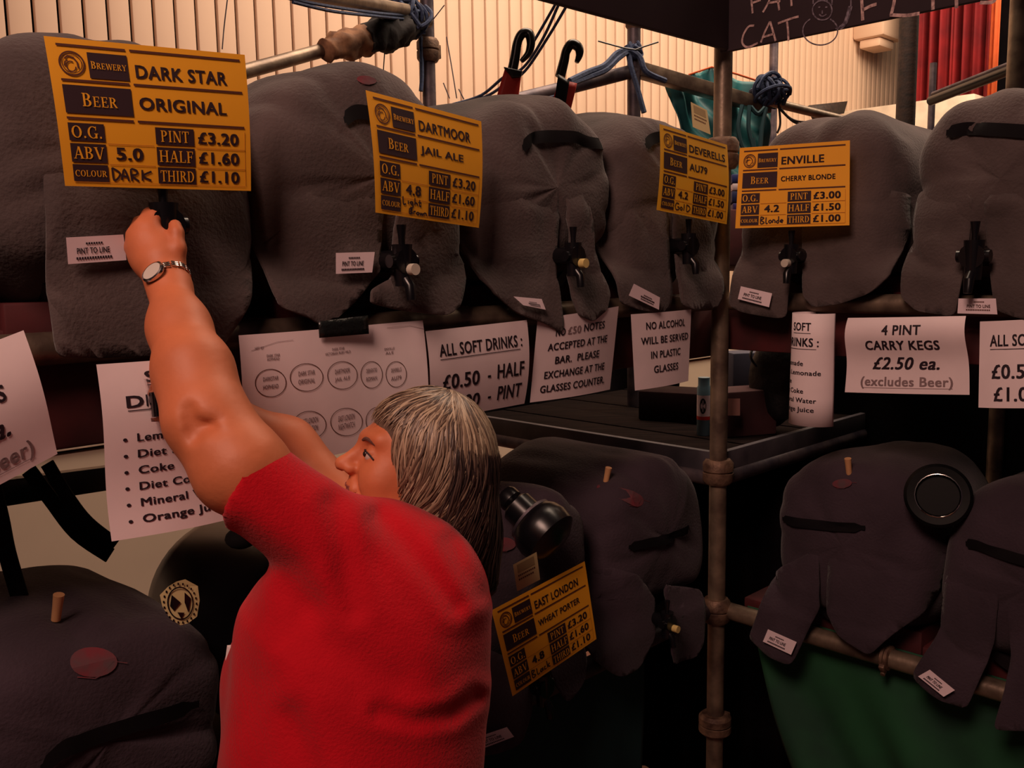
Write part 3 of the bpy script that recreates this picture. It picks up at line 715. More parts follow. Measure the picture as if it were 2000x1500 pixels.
def cask(fr, xc, zb, label, group, m=M_FLEECE, seed=0, flaps=(), labels=(), strip=None, sw=.022, taps=(), peg=None, logo=None, edge=None, **kw):
    J = Jacket(fr, xc, zb, seed=seed, **kw)
    t = thing('jacketed_cask', label, 'cask', fr.w(xc, 0.25, zb - .03), group)
    J.mesh(t, m)
    # the metal cask inside, its head showing where the jacket is open
    a = fr.w(xc, J.y0 + .045, zb + .150); b = fr.w(xc, J.y0 + .50, zb + .150); M = axis_mat(a, b)
    c = MB(); c.lathe([(0, .012), (.12, .012), (.125, -.004), (.15, 0.0), (.155, .02), (.172, .10), (.178, .22), (.172, .36), (.155, .45), (0, .45)], M, 36)
    c.go('cask_body', M_CASK, t)
    cr_ = MB(); cr_.box(fr.mat(xc, .27, zb + .004), .34, .40, .062, .004); cr_.go('cradle', M_MAROON, t)
    hang = -.038
    for fi, fp in enumerate(flaps):
        pts = [(a, b + .07 * sm(zb + .10, zb + .15, b)) for a, b in (fr.px(x, y, hang) for x, y in round_poly(fp))]
        vs, fs = cut_poly(pts, 12, 12)
        def fy(x, z, fi=fi):
            w = sm(zb + .02, zb + .20, z); tp_ = sm(zb + .18, zb + .25, z)
            wob = .007 * (1 + math.sin(x * 34 + seed * 2 + fi)) * sm(zb + .06, zb - .1, z) + .010 * abs(1) * noise.noise(Vector((x * 7, z * 9, seed + fi)))
            return (1 - w) * (hang - wob) + w * (J.surf_y(x, z) - .004 + .016 * tp_)
        if fi == 0: J.flapy = fy
        o = link_mesh('jacket_flap', [fr.w(x, fy(x, z), z) for x, z in vs], fs, m, t)
        sd = o.modifiers.new('thickness', 'SOLIDIFY'); sd.thickness = .006; sd.offset = 1
        bm = bmesh.new(); bm.from_mesh(o.data); bmesh.ops.recalc_face_normals(bm, faces=bm.faces); bm.to_mesh(o.data); bm.free()
    if strip:
        cl = smoothpath([Vector(J.on(x, y)[1:] + (0,)) for x, y in strip], 6); k = len(cl); mb = MB()
        for i, p in enumerate(cl):
            x, z = p.x, p.y
            w = sw / 2 * (1 if 1 < i < k - 2 else .45)
            for dz in (w, 0, -w): mb.v.append(fr.w(x, J.surf_y(x, z + dz) - .006, z + dz))
            if i: mb.f += [(3 * i - 3, 3 * i - 2, 3 * i + 1, 3 * i), (3 * i - 2, 3 * i - 1, 3 * i + 2, 3 * i + 1)]
        tag(mb.go('hand_slot', M_BAND, t, True, 0), 'black webbing slot')
    for lp, txt in labels:
        c4 = []
        for x, y in lp:
            y_ = hang - .012
            xx, zz = fr.px(x, y, y_)
            for _ in range(3):
                y_ = (J.flapy(xx, zz) if flaps else J.surf_y(xx, zz)) - .014
                xx, zz = fr.px(x, y, y_)
            c4.append(fr.w(xx, y_, zz))
        sh = Sheet(c4); l = sh.mesh('cask_label', M_LABEL, t, 4, 4, .0006); tag(l, 'small white printed label')
        pr = Print()
        if txt:
            dashes(pr, .32, .22, .62, .30, 7); pr.text('PINT TO LINE', .16, .42, .72, .64, .03); dashes(pr, .14, .76, .76, .86, 14)
        else:
            dashes(pr, .42, .42, .72, .50, 6); dashes(pr, .34, .58, .82, .70, 9); dashes(pr, .36, .78, .80, .86, 9)
        pr.lay('label_print', M_INK, sh, .0012, l)
    for (x, y, sc, bx, by, bm_) in taps:
        sc *= .86
        yy = hang - .03
        xx, zz = fr.px(x, y, yy); c0 = fr.w(xx, yy, zz); X, Y, Z = fr.x, fr.y, Vector((0, 0, 1)); k = sc
        tp = MB()
        tp.tube([c0 + Y * .09, c0 + Y * .01, c0 - Y * .015], [.020 * k, .020 * k, .024 * k], 14)
        tp.tube([c0 + Z * .03 * k, c0 - Z * .045 * k], [.019 * k, .015 * k], 14)
        tp.tube([c0 + Z * .028 * k, c0 + Z * .04 * k, c0 + Z * .065 * k], [.006 * k, .006 * k, .009 * k], 10)
        tp.tube([c0 - X * .03 * k, c0 + X * .03 * k], [.012 * k, .012 * k], 12)
        tp.tube([c0 - Z * .03 * k - Y * .005, c0 - Z * .045 * k - Y * .02 * k, c0 - Z * .07 * k - Y * .022 * k], [.010 * k, .010 * k, .008 * k], 10)
        tb = tp.go('tap', M_BLACKP, t)
        if bm_:
            xb, zb_ = fr.px(bx, by, yy - .03); cb = fr.w(xb, yy - .03, zb_)
            MB().tube([cb + Y * .02, cb], .0105 * k, 16).go('tap_button', bm_, tb)
    if peg:
        x, y, tilt = peg; q, xx, zz = J.on(x, y + 10)
        Z = (Vector((0, 0, 1)) - fr.y * .25 + fr.x * tilt).normalized()
        pm = MB(); pm.tube([q - Z * .01, q + Z * .015, q + Z * .034], [.007, .0075, .0085], 12); tag(pm.go('spile_peg', M_PEG, t), 'pale wooden peg')
    if logo:
        c4 = [J.on(x, y)[1:] for x, y in logo]; mb = MB()
        def lg(u, v):
            a = Vector(c4[0]).lerp(Vector(c4[1]), u); b = Vector(c4[3]).lerp(Vector(c4[2]), u); p = a.lerp(b, v); return fr.w(p.x, J.surf_y(p.x, p.y) - .002, p.y)
        pr = Print(); pr.ring(.42, .5, .40, .46, .40, .46, 24); pr.stroke([(.55, .8), (.75, .5), (1, .62)], .03); pr.stroke([(.1, .9), (.4, 1.0), (.7, .8)], .03)
        pr.lay('printed_logo', M_LOGO, lambda u, v, o: lg(u, v), 0, t)
    return J, t
UZ = UP_Z + .03; LZ = LOW_Z + .03
LU = 'grey jacketed casks on the upper shelf of the left rack'; LL = 'grey jacketed casks on the lower shelf of the left rack'
RU = 'grey jacketed casks on the upper shelf of the right rack'; RL = 'grey jacketed casks on the lower shelf of the right rack'
BT = M_BUTTON
cask(LF, -2.02, UZ, 'jacketed cask at the left edge, cut by the frame, rounded hem rolled under', LU, seed=11, y0=.03, bot=-.02, hang=0.0, top=.40)
J1, T1 = cask(LF, -1.575, UZ, 'jacketed cask whose tap the woman is holding, large orange dark star card in front', LU, seed=2, hw=.215, top=.435,
     flaps=[[(98, 330), (98, 560), (108, 696), (200, 700), (300, 694), (430, 690), (486, 600), (520, 500), (528, 420), (505, 330)]],
     taps=[(322, 440, 1.25, 0, 0, None)],
     labels=[([(129, 464), (241, 458), (247, 508), (133, 516)], True)], amp=.012)
cask(LF, -1.135, UZ, 'jacketed cask with red print on top, behind the orange card reading dartmoor jail ale', LU, seed=5, top=.445,
     flaps=[[(532, 400), (536, 560), (548, 600), (604, 620), (628, 636), (655, 625), (684, 600), (722, 562), (752, 530), (760, 480), (765, 420), (640, 390)],
            [(795, 400), (925, 400), (922, 530), (895, 598), (868, 617), (780, 606), (716, 592), (722, 566), (768, 545), (778, 500)]],
     labels=[([(656, 494), (732, 492), (727, 532), (656, 535)], True)], strip=[(668, 236), (690, 220), (720, 222), (780, 235)], sw=.026,
     taps=[(786, 510, 1.15, 812, 526, BT)], logo=[(690, 146), (738, 150), (744, 166), (700, 166)])
cask(LF, -.670, UZ, 'jacketed cask below the two red levers, wide black slot, curled flap with a folded label', LU, seed=8, top=.445,
     flaps=[[(938, 430), (946, 540), (970, 575), (1010, 612), (1060, 630), (1097, 652), (1094, 560), (1098, 480), (1105, 420)],
            [(1112, 420), (1118, 500), (1114, 580), (1122, 616), (1150, 628), (1182, 606), (1192, 575), (1178, 520), (1166, 480), (1160, 430)]],
     labels=[([(1003, 579), (1058, 584), (1066, 605), (1022, 596)], False)], strip=[(1016, 290), (1032, 274), (1060, 267), (1120, 268), (1160, 280), (1178, 286)], sw=.026,
     taps=[(1120, 500, 1.1, 1145, 514, M_BUTTONY)])
cask(LF, -.235, UZ, 'jacketed cask beside the corner post, behind the yellow card reading deverells', LU, seed=13, top=.455,
     flaps=[[(1200, 420), (1210, 560), (1216, 592), (1250, 606), (1292, 612), (1312, 600), (1314, 500), (1316, 420)],
            [(1322, 420), (1322, 520), (1326, 596), (1350, 606), (1398, 600), (1410, 570), (1412, 430)]],
     labels=[([(1238, 554), (1289, 581), (1287, 605), (1228, 577)], False)], strip=[(1257, 286), (1270, 272), (1300, 266), (1340, 268)], sw=.026,
     taps=[(1345, 480, 1.15, 0, 0, None)])
cask(RF, .265, UZ, 'jacketed cask behind the yellow card reading enville, white tap button below it', RU, seed=17, hw=.22, top=.435,
     flaps=[[(1436, 430), (1430, 520), (1424, 596), (1450, 610), (1536, 624), (1542, 560), (1540, 500), (1536, 430)],
            [(1556, 430), (1562, 520), (1568, 580), (1590, 600), (1640, 594), (1700, 572), (1735, 540), (1745, 480), (1740, 430)]],
     labels=[([(1447, 559), (1508, 573), (1502, 600), (1441, 584)], True)], taps=[(1545, 500, 1.1, 1532, 514, BT)])
cask(RF, .70, UZ, 'jacketed cask at the right edge with a wide black slot and no card', RU, seed=21, hw=.215, top=.45, amp=.016,
     flaps=[[(1762, 430), (1756, 520), (1758, 580), (1790, 608), (1868, 618), (1878, 560), (1886, 500), (1896, 440)],
            [(1916, 440), (1928, 520), (1944, 606), (1990, 622), (2060, 628), (2060, 440)]],
     strip=[(1850, 260), (1890, 252), (1940, 253), (1990, 256), (2040, 259)], sw=.028, taps=[(1902, 500, 1.3, 0, 0, None)])
# lower shelves
cask(LF, -1.675, LZ, 'jacketed cask in the bottom left corner with a pale peg and long black slot', LL, M_FLEECE_SHADE, seed=31, hw=.22, top=.41,
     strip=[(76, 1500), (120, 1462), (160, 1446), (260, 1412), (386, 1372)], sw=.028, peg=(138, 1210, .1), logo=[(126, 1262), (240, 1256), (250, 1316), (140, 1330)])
cask(LF, -.72, LZ, 'jacketed cask behind the orange east london card, beside the woman', LL, M_FLEECE_SHADE, seed=34, hw=.215, top=.43,
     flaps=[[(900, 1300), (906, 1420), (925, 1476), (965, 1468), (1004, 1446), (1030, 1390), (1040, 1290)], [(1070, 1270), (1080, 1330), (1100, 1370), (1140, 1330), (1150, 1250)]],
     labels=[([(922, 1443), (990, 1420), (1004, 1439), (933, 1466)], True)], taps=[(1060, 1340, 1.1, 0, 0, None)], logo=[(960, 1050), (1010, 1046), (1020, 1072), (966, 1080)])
cask(LF, -.255, LZ, 'jacketed cask left of the lower corner post, pale peg, red print and tilted black slot', LL, M_FLEECE_SHADE, seed=37, hw=.22, top=.44,
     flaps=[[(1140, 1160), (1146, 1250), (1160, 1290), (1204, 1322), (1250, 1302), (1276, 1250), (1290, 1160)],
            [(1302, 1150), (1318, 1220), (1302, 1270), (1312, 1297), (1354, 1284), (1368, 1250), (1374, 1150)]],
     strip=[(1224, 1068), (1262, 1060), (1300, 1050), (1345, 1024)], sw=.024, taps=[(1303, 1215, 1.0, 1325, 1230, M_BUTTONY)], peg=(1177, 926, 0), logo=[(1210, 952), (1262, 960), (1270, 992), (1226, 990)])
cask(RF, .372, LZ, 'jacketed cask right of the lower corner post with a short black slot and pale peg', RL, M_FLEECE_SHADE, seed=41, hw=.215, top=.45, amp=.009,
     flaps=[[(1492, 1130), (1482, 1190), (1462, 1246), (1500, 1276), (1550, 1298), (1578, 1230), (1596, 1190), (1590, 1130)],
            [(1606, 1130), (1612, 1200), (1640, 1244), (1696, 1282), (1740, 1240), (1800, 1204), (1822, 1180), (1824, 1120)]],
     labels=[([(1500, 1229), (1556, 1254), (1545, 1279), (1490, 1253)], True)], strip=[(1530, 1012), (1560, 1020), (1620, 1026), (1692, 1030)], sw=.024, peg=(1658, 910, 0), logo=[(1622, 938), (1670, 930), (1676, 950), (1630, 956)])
cask(RF, .80, LZ, 'jacketed cask in the bottom right corner, cut by the frame, label on its drooping flap', RL, M_FLEECE_SHADE, seed=44, hw=.215, top=.45, amp=.009,
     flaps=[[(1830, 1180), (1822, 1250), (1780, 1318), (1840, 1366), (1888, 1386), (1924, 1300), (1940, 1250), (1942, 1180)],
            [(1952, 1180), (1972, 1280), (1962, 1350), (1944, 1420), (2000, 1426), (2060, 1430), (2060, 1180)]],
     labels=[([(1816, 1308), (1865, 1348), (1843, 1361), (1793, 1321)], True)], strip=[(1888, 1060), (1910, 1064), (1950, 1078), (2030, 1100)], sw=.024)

# black casks and fittings behind the lower row
t = thing('black_cask', 'black cask with a cream shield badge, behind the bottom left cask', 'cask', LF.w(-1.33, .3, LZ))
a = LF.w(-1.22, .04, LZ + .22); b = LF.w(-1.22, .5, LZ + .22); M = axis_mat(a, b)
mb = MB(); mb.lathe([(0, .03), (.15, .03), (.16, 0), (.185, 0), (.195, .02), (.205, .12), (.21, .24), (.2, .4), (.18, .46), (0, .46)], M, 48); mb.go('cask_body', M_BLACKP, t)
mb = MB(); mb.sphere(LF.w(-1.35, .16, LZ + .45), (.03, .03, .02), 8); mb.go('bung', M_BLACKF, t)
bs = Sheet([U(312, 1128, 1.42), U(390, 1132, 1.45), U(390, 1222, 1.45), U(312, 1218, 1.42)], lambda u, v: .004 * math.sin(u * 3.1))
pr = Print(); sp = [(.62, 0), (.95, .14), (1, .45), (.93, .8), (.7, .95), (.5, 1), (.25, .88), (.06, .62), (0, .38), (.2, .18), (.4, .06)]
pr.raw(sp, [tuple(range(len(sp)))]); bg = pr.lay('badge', M_CREAM, bs, 0, t)
tag(bg, 'cream shield badge')
pr = Print(); pr.ring(.5, .52, .33, .36, .03, .03, 30)
for i in range(22):
    a_ = i / 22 * 6.283; cx, cy = .5 + .41 * math.cos(a_), .52 + .42 * math.sin(a_); pr.rect(cx - .02, cy - .025, cx + .02, cy + .025)
pr.raw([(.28, .35), (.5, .5), (.34, .7), (.24, .6)], [(0, 1, 2, 3)]); pr.raw([(.6, .28), (.76, .4), (.7, .72), (.6, .5)], [(0, 1, 2, 3)]); pr.raw([(.42, .72), (.6, .72), (.52, .86)], [(0, 1, 2)])
pr.lay('badge_print', M_BLACKP, bs, .0015, bg)
# glossy black fitting between the two lower left casks
t = thing('cask_vent_fitting', 'glossy black round fitting with a collar, between the two lower left casks', 'fitting', U(1040, 1010, 1.95))
Mx = axis_mat(U(985, 965, 1.98), U(1075, 1050, 1.92))
mb = MB(); mb.lathe([(0, 0), (.022, 0), (.026, .008), (.026, .024), (.020, .03), (.030, .034), (.036, .04), (.036, .075), (.052, .084), (.062, .10), (.066, .12), (.062, .145), (.04, .16), (0, .165)], Mx, 36)
mb.go('body', M_BLACKP, t)
mb = MB(); mb.lathe([(.050, .082), (.053, .080), (.053, .086), (.050, .086)], Mx, 36); mb.go('steel_ring', M_TUBED, t)
t = thing('cask_end_disc', 'round black disc with a chrome ring, between the two lower right casks', 'fitting', RF.w(.56, .12, LZ + .36))
cc = U(1832, 968, 2.12); nn = (CAM - cc).normalized(); Mx = axis_mat(cc - nn * .05, cc + nn * .02)
mb = MB(); mb.lathe([(0, .055), (.045, .055), (.050, .066), (.066, .068), (.073, .060), (.074, 0), (.06, -.06), (0, -.06)], Mx, 44); mb.go('disc', mat('matte_black_plastic', srgb(9, 9, 11), .55, spec=.2), t)
mb = MB(); mb.tube([Mx @ Vector((.049 * math.cos(a / 24 * 6.283), .049 * math.sin(a / 24 * 6.283), .0665)) for a in range(25)], .0016, 6); tag(mb.go('chrome_ring', M_STEEL, t), 'chrome ring')

# green cloths under the lower rails
def skirt(fr, x0, x1, z1, z0, m, label, slant=.45, amp=.05, y=.075):
    t = thing('skirt_cloth', label, 'cloth', fr.w((x0 + x1) / 2, y, z0))
    mb = MB(); mb.grid(lambda u, v: fr.w(x0 + (x1 - x0) * u + slant * (1 - u) * v * .6, y + amp * v * (math.sin(u * 23 - v * 4) + .5 * math.sin(u * 51 - v * 7)) - .01, z1 + (z0 - z1) * v), 120, 24)
    mb.go('cloth', m, t, True, .003); return t
skirt(RF, .06, 1.6, LOW_Z + .01, .04, M_GREEN, 'green cloth hanging in folds from the lower right rail')
skirt(LF, -1.6, -.25, LOW_Z - .02, .04, mat('dull_teal_cloth', srgb(22, 60, 62), .9, scale=6), 'dark teal cloth hanging from the lower left rail', slant=-.1, amp=.012)

# straps at the left, in front of the grey wall
def strap(pts, d, wpx, label):
    mb = MB(); q = [Vector((x, y, 0)) for x, y in pts]; q = smoothpath(q, 5)
    for i, p in enumerate(q):
        tt = (q[min(i + 1, len(q) - 1)] - q[max(i - 1, 0)]).normalized(); nn = Vector((-tt.y, tt.x, 0)) * wpx / 2
        mb.v += [U((p + nn).x, (p + nn).y, d), U((p - nn).x, (p - nn).y, d)]
        if i: k = len(mb.v); mb.f.append((k - 4, k - 3, k - 1, k - 2))
    return tag(mb.go('black_strap', M_BAND, None, True, .004), label, 'strap')
strap([(92, 905), (130, 968), (170, 1020), (226, 1064)], 1.62, 26, 'black strap slanting from behind the leftmost sign down to the soft drinks sign')
strap([(56, 918), (100, 976), (150, 1040), (215, 1085)], 1.66, 30, 'second black strap just left of the slanting strap')
strap([(-20, 930), (0, 1010), (14, 1080), (40, 1170)], 1.55, 34, 'black strap at the left edge above the bottom left cask')
beam(U(-40, 968, 1.85), U(230, 930, 2.15), .03, .055, M_BLACKP, 'back_rail', 'black rail behind the leftmost sign, crossing the grey wall')

# things on the middle corner shelf
t = thing('spray_can', 'blue and white can with a black cross, on the corner shelf left of the post', 'can', U(1372, 848, 2.9))
cb_ = U(1374, 850, 2.85); hh = (850 - 736) / F_PX * 2.85; Mx = M_at(cb_, Vector((1, 0, 0)), Vector((0, 1, 0)), Vector((0, 0, 1)))
M_CAN = mat('blue_can', srgb(96, 126, 140), .4)
mb = MB(); mb.lathe([(0, 0), (.019, 0), (.021, .004), (.021, hh * .82), (.018, hh * .86), (.018, hh), (0, hh)], Mx, 24); mb.go('can_body', M_CAN, t)
mb = MB(); mb.lathe([(.0213, hh * .34), (.0213, hh * .70)], Mx, 24); lb_ = mb.go('can_label', M_LABEL, t)
mb = MB(); mb.lathe([(.0214, hh * .28), (.0214, hh * .34)], Mx, 24); mb.go('red_stripe', M_REDS, t)
canf = lambda u, v, o: Mx @ Vector(((.0216 + o) * math.cos(-1.9 + (u - .5) * 1.2), (.0216 + o) * math.sin(-1.9 + (u - .5) * 1.2), hh * (.68 - .32 * v)))
pr = Print(); pr.ring(.5, .5, .4, .42, .4, .42, 20); pr.lay('emblem', M_BLACKP, canf, 0, lb_)
pr = Print(); pr.rect(.46, .2, .54, .8); pr.rect(.24, .45, .76, .55); pr.lay('emblem_cross', M_LABEL, canf, .0006, lb_)
def sbox(px, py, d, sx, sy, sz, m, name, label, cat, rz=0.0, bev=.006):
    p = U(px, py, d); p.z = MID_Z + .046 + sz / 2; c, s_ = math.cos(rz), math.sin(rz)
    mb = MB(); mb.box(M_at(p, Vector((c, s_, 0)), Vector((-s_, c, 0)), Vector((0, 0, 1))), sx, sy, sz, bev); return tag(mb.go(name, m), label, cat)
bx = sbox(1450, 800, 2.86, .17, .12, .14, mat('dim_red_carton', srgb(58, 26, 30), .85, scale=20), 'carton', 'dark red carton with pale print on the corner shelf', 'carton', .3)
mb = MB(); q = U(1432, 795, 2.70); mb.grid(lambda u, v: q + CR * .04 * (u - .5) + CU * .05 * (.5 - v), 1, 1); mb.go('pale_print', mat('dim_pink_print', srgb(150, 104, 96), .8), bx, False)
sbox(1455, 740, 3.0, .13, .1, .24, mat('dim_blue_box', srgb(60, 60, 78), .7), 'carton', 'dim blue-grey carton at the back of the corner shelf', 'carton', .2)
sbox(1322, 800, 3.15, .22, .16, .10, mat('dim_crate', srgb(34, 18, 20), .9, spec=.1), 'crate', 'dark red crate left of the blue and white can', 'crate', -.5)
# bag
t = thing('black_bag', 'black bag with a thin strap on the corner shelf beside the rolled soft drinks sign', 'bag', U(1520, 830, 2.75))
mb = MB(); c0 = U(1522, 740, 2.85); mb.sphere(c0, (.085, .08, .15), 18)
for v in mb.v: v += (v - c0) * .25 * noise.noise(v * 14)
mb.go('bag_body', mat('black_nylon', srgb(16, 14, 18), .5, bump=.6, bscale=50), t)
MB().tube(smoothpath([U(1484, 640, 2.8), U(1474, 670, 2.78), U(1466, 696, 2.76), U(1478, 716, 2.76)], 5), .004, 6).go('bag_strap', M_BLACKP, t)

# ================================================================== HANGING NOTICES
def fr_sheet(fr, px4, y=-.035, bulge=None):
    out = []
    for p in px4:
        yy = p[2] if len(p) > 2 else y
        x, z = fr.px(p[0], p[1], yy); out.append(fr.w(x, yy, z))
    return Sheet(out, bulge)
def notice(label, sh, prints, cut=0, nu=20, nv=20, cat='sign'):
    t = thing('notice', label, cat, sh(.5, 1)); sh.mesh('sheet', M_PAPER, t, nu, nv, .0005)
    for nm, m, pr in prints: pr.lay(nm, m, sh, .0012, t, cut)
    return t
def soft_drinks(pr):
    pr.text('SOFT', .30, .055, .70, .115, .035); pr.rect(.30, .128, .70, .133, 4)
    pr.text('DRINKS :', .16, .185, .84, .25, .035); pr.rect(.16, .265, .80, .270, 6)
    for i, (s_, w_) in enumerate((('Lemonade', .44), ('Diet Lemonade', .70), ('Coke', .24), ('Diet Coke', .46), ('Mineral Water', .66), ('Orange Juice', .62))):
        v = .40 + i * .095; pr.ring(.13, v + .03, .014, .010, .014, .010, 12); pr.text(s_, .21, v, .21 + w_ * .98, v + .045, .03)
pr = Print(); soft_drinks(pr)
c4 = [(188, 712), (452, 690), (490, 1004), (219, 1058)]
notice('tall soft drinks list with six bullet points, behind the raised arm', fr_sheet(LF, c4, -.05, lambda u, v: .012 * math.sin(u * 3.1) + .006 * math.sin(v * 6)), [('lettering', M_INK, pr)])
# four pint notice, left copy
def kegs(a, g):
    a.text('4 PINT', .34, .10, .66, .22, .035); a.text('CARRY KEGS', .19, .30, .80, .42, .035); a.text('£2.50 ea.', .24, .52, .78, .68, .03, .3)
    g.text('(excludes Beer)', .14, .78, .88, .90, .03); g.rect(.16, .925, .88, .930, 6)
a, g = Print(), Print(); kegs(a, g)
notice('carry keg price notice at the left edge, cut by the frame, ending in eer)',
       fr_sheet(LF, [(-330, 790), (46, 645), (116, 888), (-260, 1090)], -.06, lambda u, v: .01 * math.sin(v * 4)), [('lettering', M_INK, a), ('grey_lettering', M_GREY, g)])
a, g = Print(), Print(); kegs(a, g)
notice('carry keg price notice reading 4 pint carry kegs two pounds fifty, right rack',
       fr_sheet(RF, [(1664, 620), (1894, 616), (1894, 771), (1650, 766)], -.035, lambda u, v: .03 * math.exp(-((v - .18) / .3) ** 2) + .008 * math.sin(u * 3)), [('lettering', M_INK, a), ('grey_lettering', M_GREY, g)])
def drinks(a):
    a.text('ALL SOFT DRINKS :', .10, .16, .92, .29, .03); a.rect(.10, .32, .90, .328, 6)
    a.text('£0.50', .12, .50, .47, .66, .03); a.text('-', .56, .58, .585, .60, .04); a.text('HALF', .66, .47, .94, .63, .03)
    a.text('£1.00', .14, .76, .49, .92, .03); a.text('-', .58, .83, .605, .85, .04); a.text('PINT', .68, .73, .93, .89, .03)
a = Print(); drinks(a)
notice('price notice reading all soft drinks half and pint, right of the cask plan', fr_sheet(LF, [(831, 647), (1029, 625), (1037, 790), (847, 826)], -.035, lambda u, v: .006 * math.sin(v * 3.1) - .02 * v * v), [('lettering', M_INK, a)])
a = Print(); drinks(a)
notice('all soft drinks price notice at the right edge, cut by the frame', fr_sheet(RF, [(1914, 628), (2150, 618), (2158, 800), (1911, 796)], -.04, lambda u, v: .004 * math.sin(u * 9)), [('lettering', M_INK, a)])
a, g = Print(), Print()
for i, (s_, u0, u1) in enumerate((('ACCEPTED AT THE', .13, .86), ('BAR.  PLEASE', .22, .76), ('EXCHANGE AT THE', .12, .86), ('GLASSES COUNTER.', .09, .88))):
    v = .32 + i * .165; a.text(s_, u0, v, u1, v + .085, .03)
a.text('NO', .20, .155, .30, .24, .03); a.text('NOTES', .52, .145, .80, .23, .03); g.text('£50', .33, .15, .48, .235, .02)
notice('notice about no fifty pound notes accepted at the bar', fr_sheet(LF, [(1050, 622), (1208, 598), (1204, 762), (1048, 788)], -.035, lambda u, v: .012 * math.sin(u * 3.1) - .02 * v), [('lettering', M_INK, a), ('grey_lettering', M_GREY, g)])
a = Print()
for i, (s_, u0, u1) in enumerate((('NO ALCOHOL', .20, .86), ('WILL BE SERVED', .12, .94), ('IN PLASTIC', .26, .78), ('GLASSES', .30, .74))):
    v = .12 + i * .195; a.text(s_, u0, v, u1, v + .095, .03)
notice('notice reading no alcohol will be served in plastic glasses, beside the corner post', fr_sheet(LF, [(1232, 614), (1350, 604), (1344, 744), (1240, 763)], -.035, lambda u, v: .01 * math.sin(u * 3.1)), [('lettering', M_INK, a)])
# rolled soft drinks list
cx0, zt_ = RF.px(1556, 609, -.02); cx1, _ = RF.px(1644, 612, -.02); _, zb_ = RF.px(1600, 826, -.02)
Rr = (cx1 - cx0) / 2 * 1.0; cxm = (cx0 + cx1) / 2
def roll(u, v, off=0.0):
    a_ = -math.pi / 2 + (u - .66) * 4.1; r = Rr + off - .003 * (1 - v)
    return RF.w(cxm + r * math.cos(a_), -.035 + r * math.sin(a_) * .9, zt_ + (zb_ - zt_) * v)
t = thing('notice', 'soft drinks list curled into a tube, hanging right of the corner post', 'sign', roll(.5, 1))
mb = MB(); mb.grid(lambda u, v: roll(u, v), 40, 4); mb.go('sheet', M_PAPER, t, True, .0005)
pr = Print(); pr.text('SOFT', .50, .08, .72, .15, .035); pr.rect(.50, .17, .72, .175, 6); pr.text('DRINKS :', .38, .215, .80, .29, .035); pr.rect(.38, .31, .78, .315, 10)
for i, (s_, w_) in enumerate((('Lemonade', .34), ('Diet Lemonade', .52), ('Coke', .18), ('Diet Coke', .35), ('Mineral Water', .48), ('Orange Juice', .46))):
    v = .42 + i * .082; pr.text(s_, .30 if i != 1 else .29, v, .30 + w_ * 1.02, v + .042, .03)
pr.lay('lettering', M_INK, roll, .0012, t, 60)
# cask plan
c4 = [(466, 655), (832, 626), (836, 846), (474, 930)]
sh = fr_sheet(LF, c4, -.035, lambda u, v: .010 * math.sin(u * 5) * (1 - v) + .008 * math.sin(v * 3.1))
def homo(c4):
    """photo point -> sheet (u, v) by inverse bilinear through rays"""
    def f(px, py):
        u, v = .5, .5
        for _ in range(30):
            p = sh(u, v); e = 1e-3
            def pj(q):
                q = q - CAM; dd = -q.dot(CB); return Vector((1000 + F_PX * q.dot(CR) / dd, 750 - F_PX * q.dot(CU) / dd))
            r = Vector((px, py)) - pj(p); a1 = (pj(sh(u + e, v)) - pj(p)) / e; a2 = (pj(sh(u, v + e)) - pj(p)) / e
            det = a1.x * a2.y - a1.y * a2.x; u += (r.x * a2.y - r.y * a2.x) / det; v += (a1.x * r.y - a1.y * r.x) / det
        return u, v
    return f
uv = homo(c4); g = Print(); ln = Print()
for (cx, cy, rx, ry), l1, l2 in (((528, 748, 30, 27), 'DARKSTAR', 'HOPHEAD'), ((598, 737, 32, 27), 'DARK STAR', 'ORIGINAL'), ((668, 733, 29, 27), 'DARTMOOR', 'JAIL ALE'), ((725, 732, 21, 26), 'DERVENTIO', 'ROMAN'), ((773, 731, 20, 25), 'DEVERELLS', 'AU79'),
                          ((538, 835, 22, 26), '', ''), ((604, 830, 32, 27), 'EAST LONDON', 'FOUNDATION'), ((676, 824, 31, 27), 'EAST LONDON', 'NIGHTWATCH'), ((738, 822, 24, 27), '', '')):
    ln.stroke([uv(*p) for p in circ(cx, cy, rx, ry, 0, 360, 30)], .0038, 1.3)
    if l1:
        for s_, dy in ((l1, -11), (l2, 5)):
            (u0, v0), (u1, v1) = uv(cx - rx * .5, cy + dy), uv(cx + rx * .5, cy + dy + 4.5)
            g.text(s_, u0, min(v0, v1 - .015), u1, max(v1, v0 + .015), .02)
for s_, x0, y0, x1, y1 in (('NOT YET', 497, 678, 515, 682), ('DARK STAR', 520, 692, 546, 696), ('HOPHEAD', 521, 699, 545, 703), ('DARK STAR', 648, 679, 672, 683), ('VICTORIAN RUBY MILD', 634, 687, 684, 691), ('ENVILLE', 750, 679, 770, 683), ('ALE', 752, 687, 768, 691)):
    (u0, v0), (u1, v1) = uv(x0, y0), uv(x1, y1); vm = (v0 + v1) / 2; g.text(s_, u0, vm - .010, u1, vm + .010, .02)
for p in ([(490, 685), (540, 668), (572, 664)], [(755, 640), (800, 636), (826, 642)]): g.stroke([uv(*q) for q in p], .002, 1.3)
t = notice('large white cask plan with rows of circles, above the woman', sh, [('plan_circles', M_LINE, ln), ('plan_text', M_GREY, g)])
mb = MB(); tp = fr_sheet(LF, [(622, 628), (718, 616), (720, 652), (624, 660)], -.052); mb.grid(lambda u, v: tp(u, v), 8, 3)
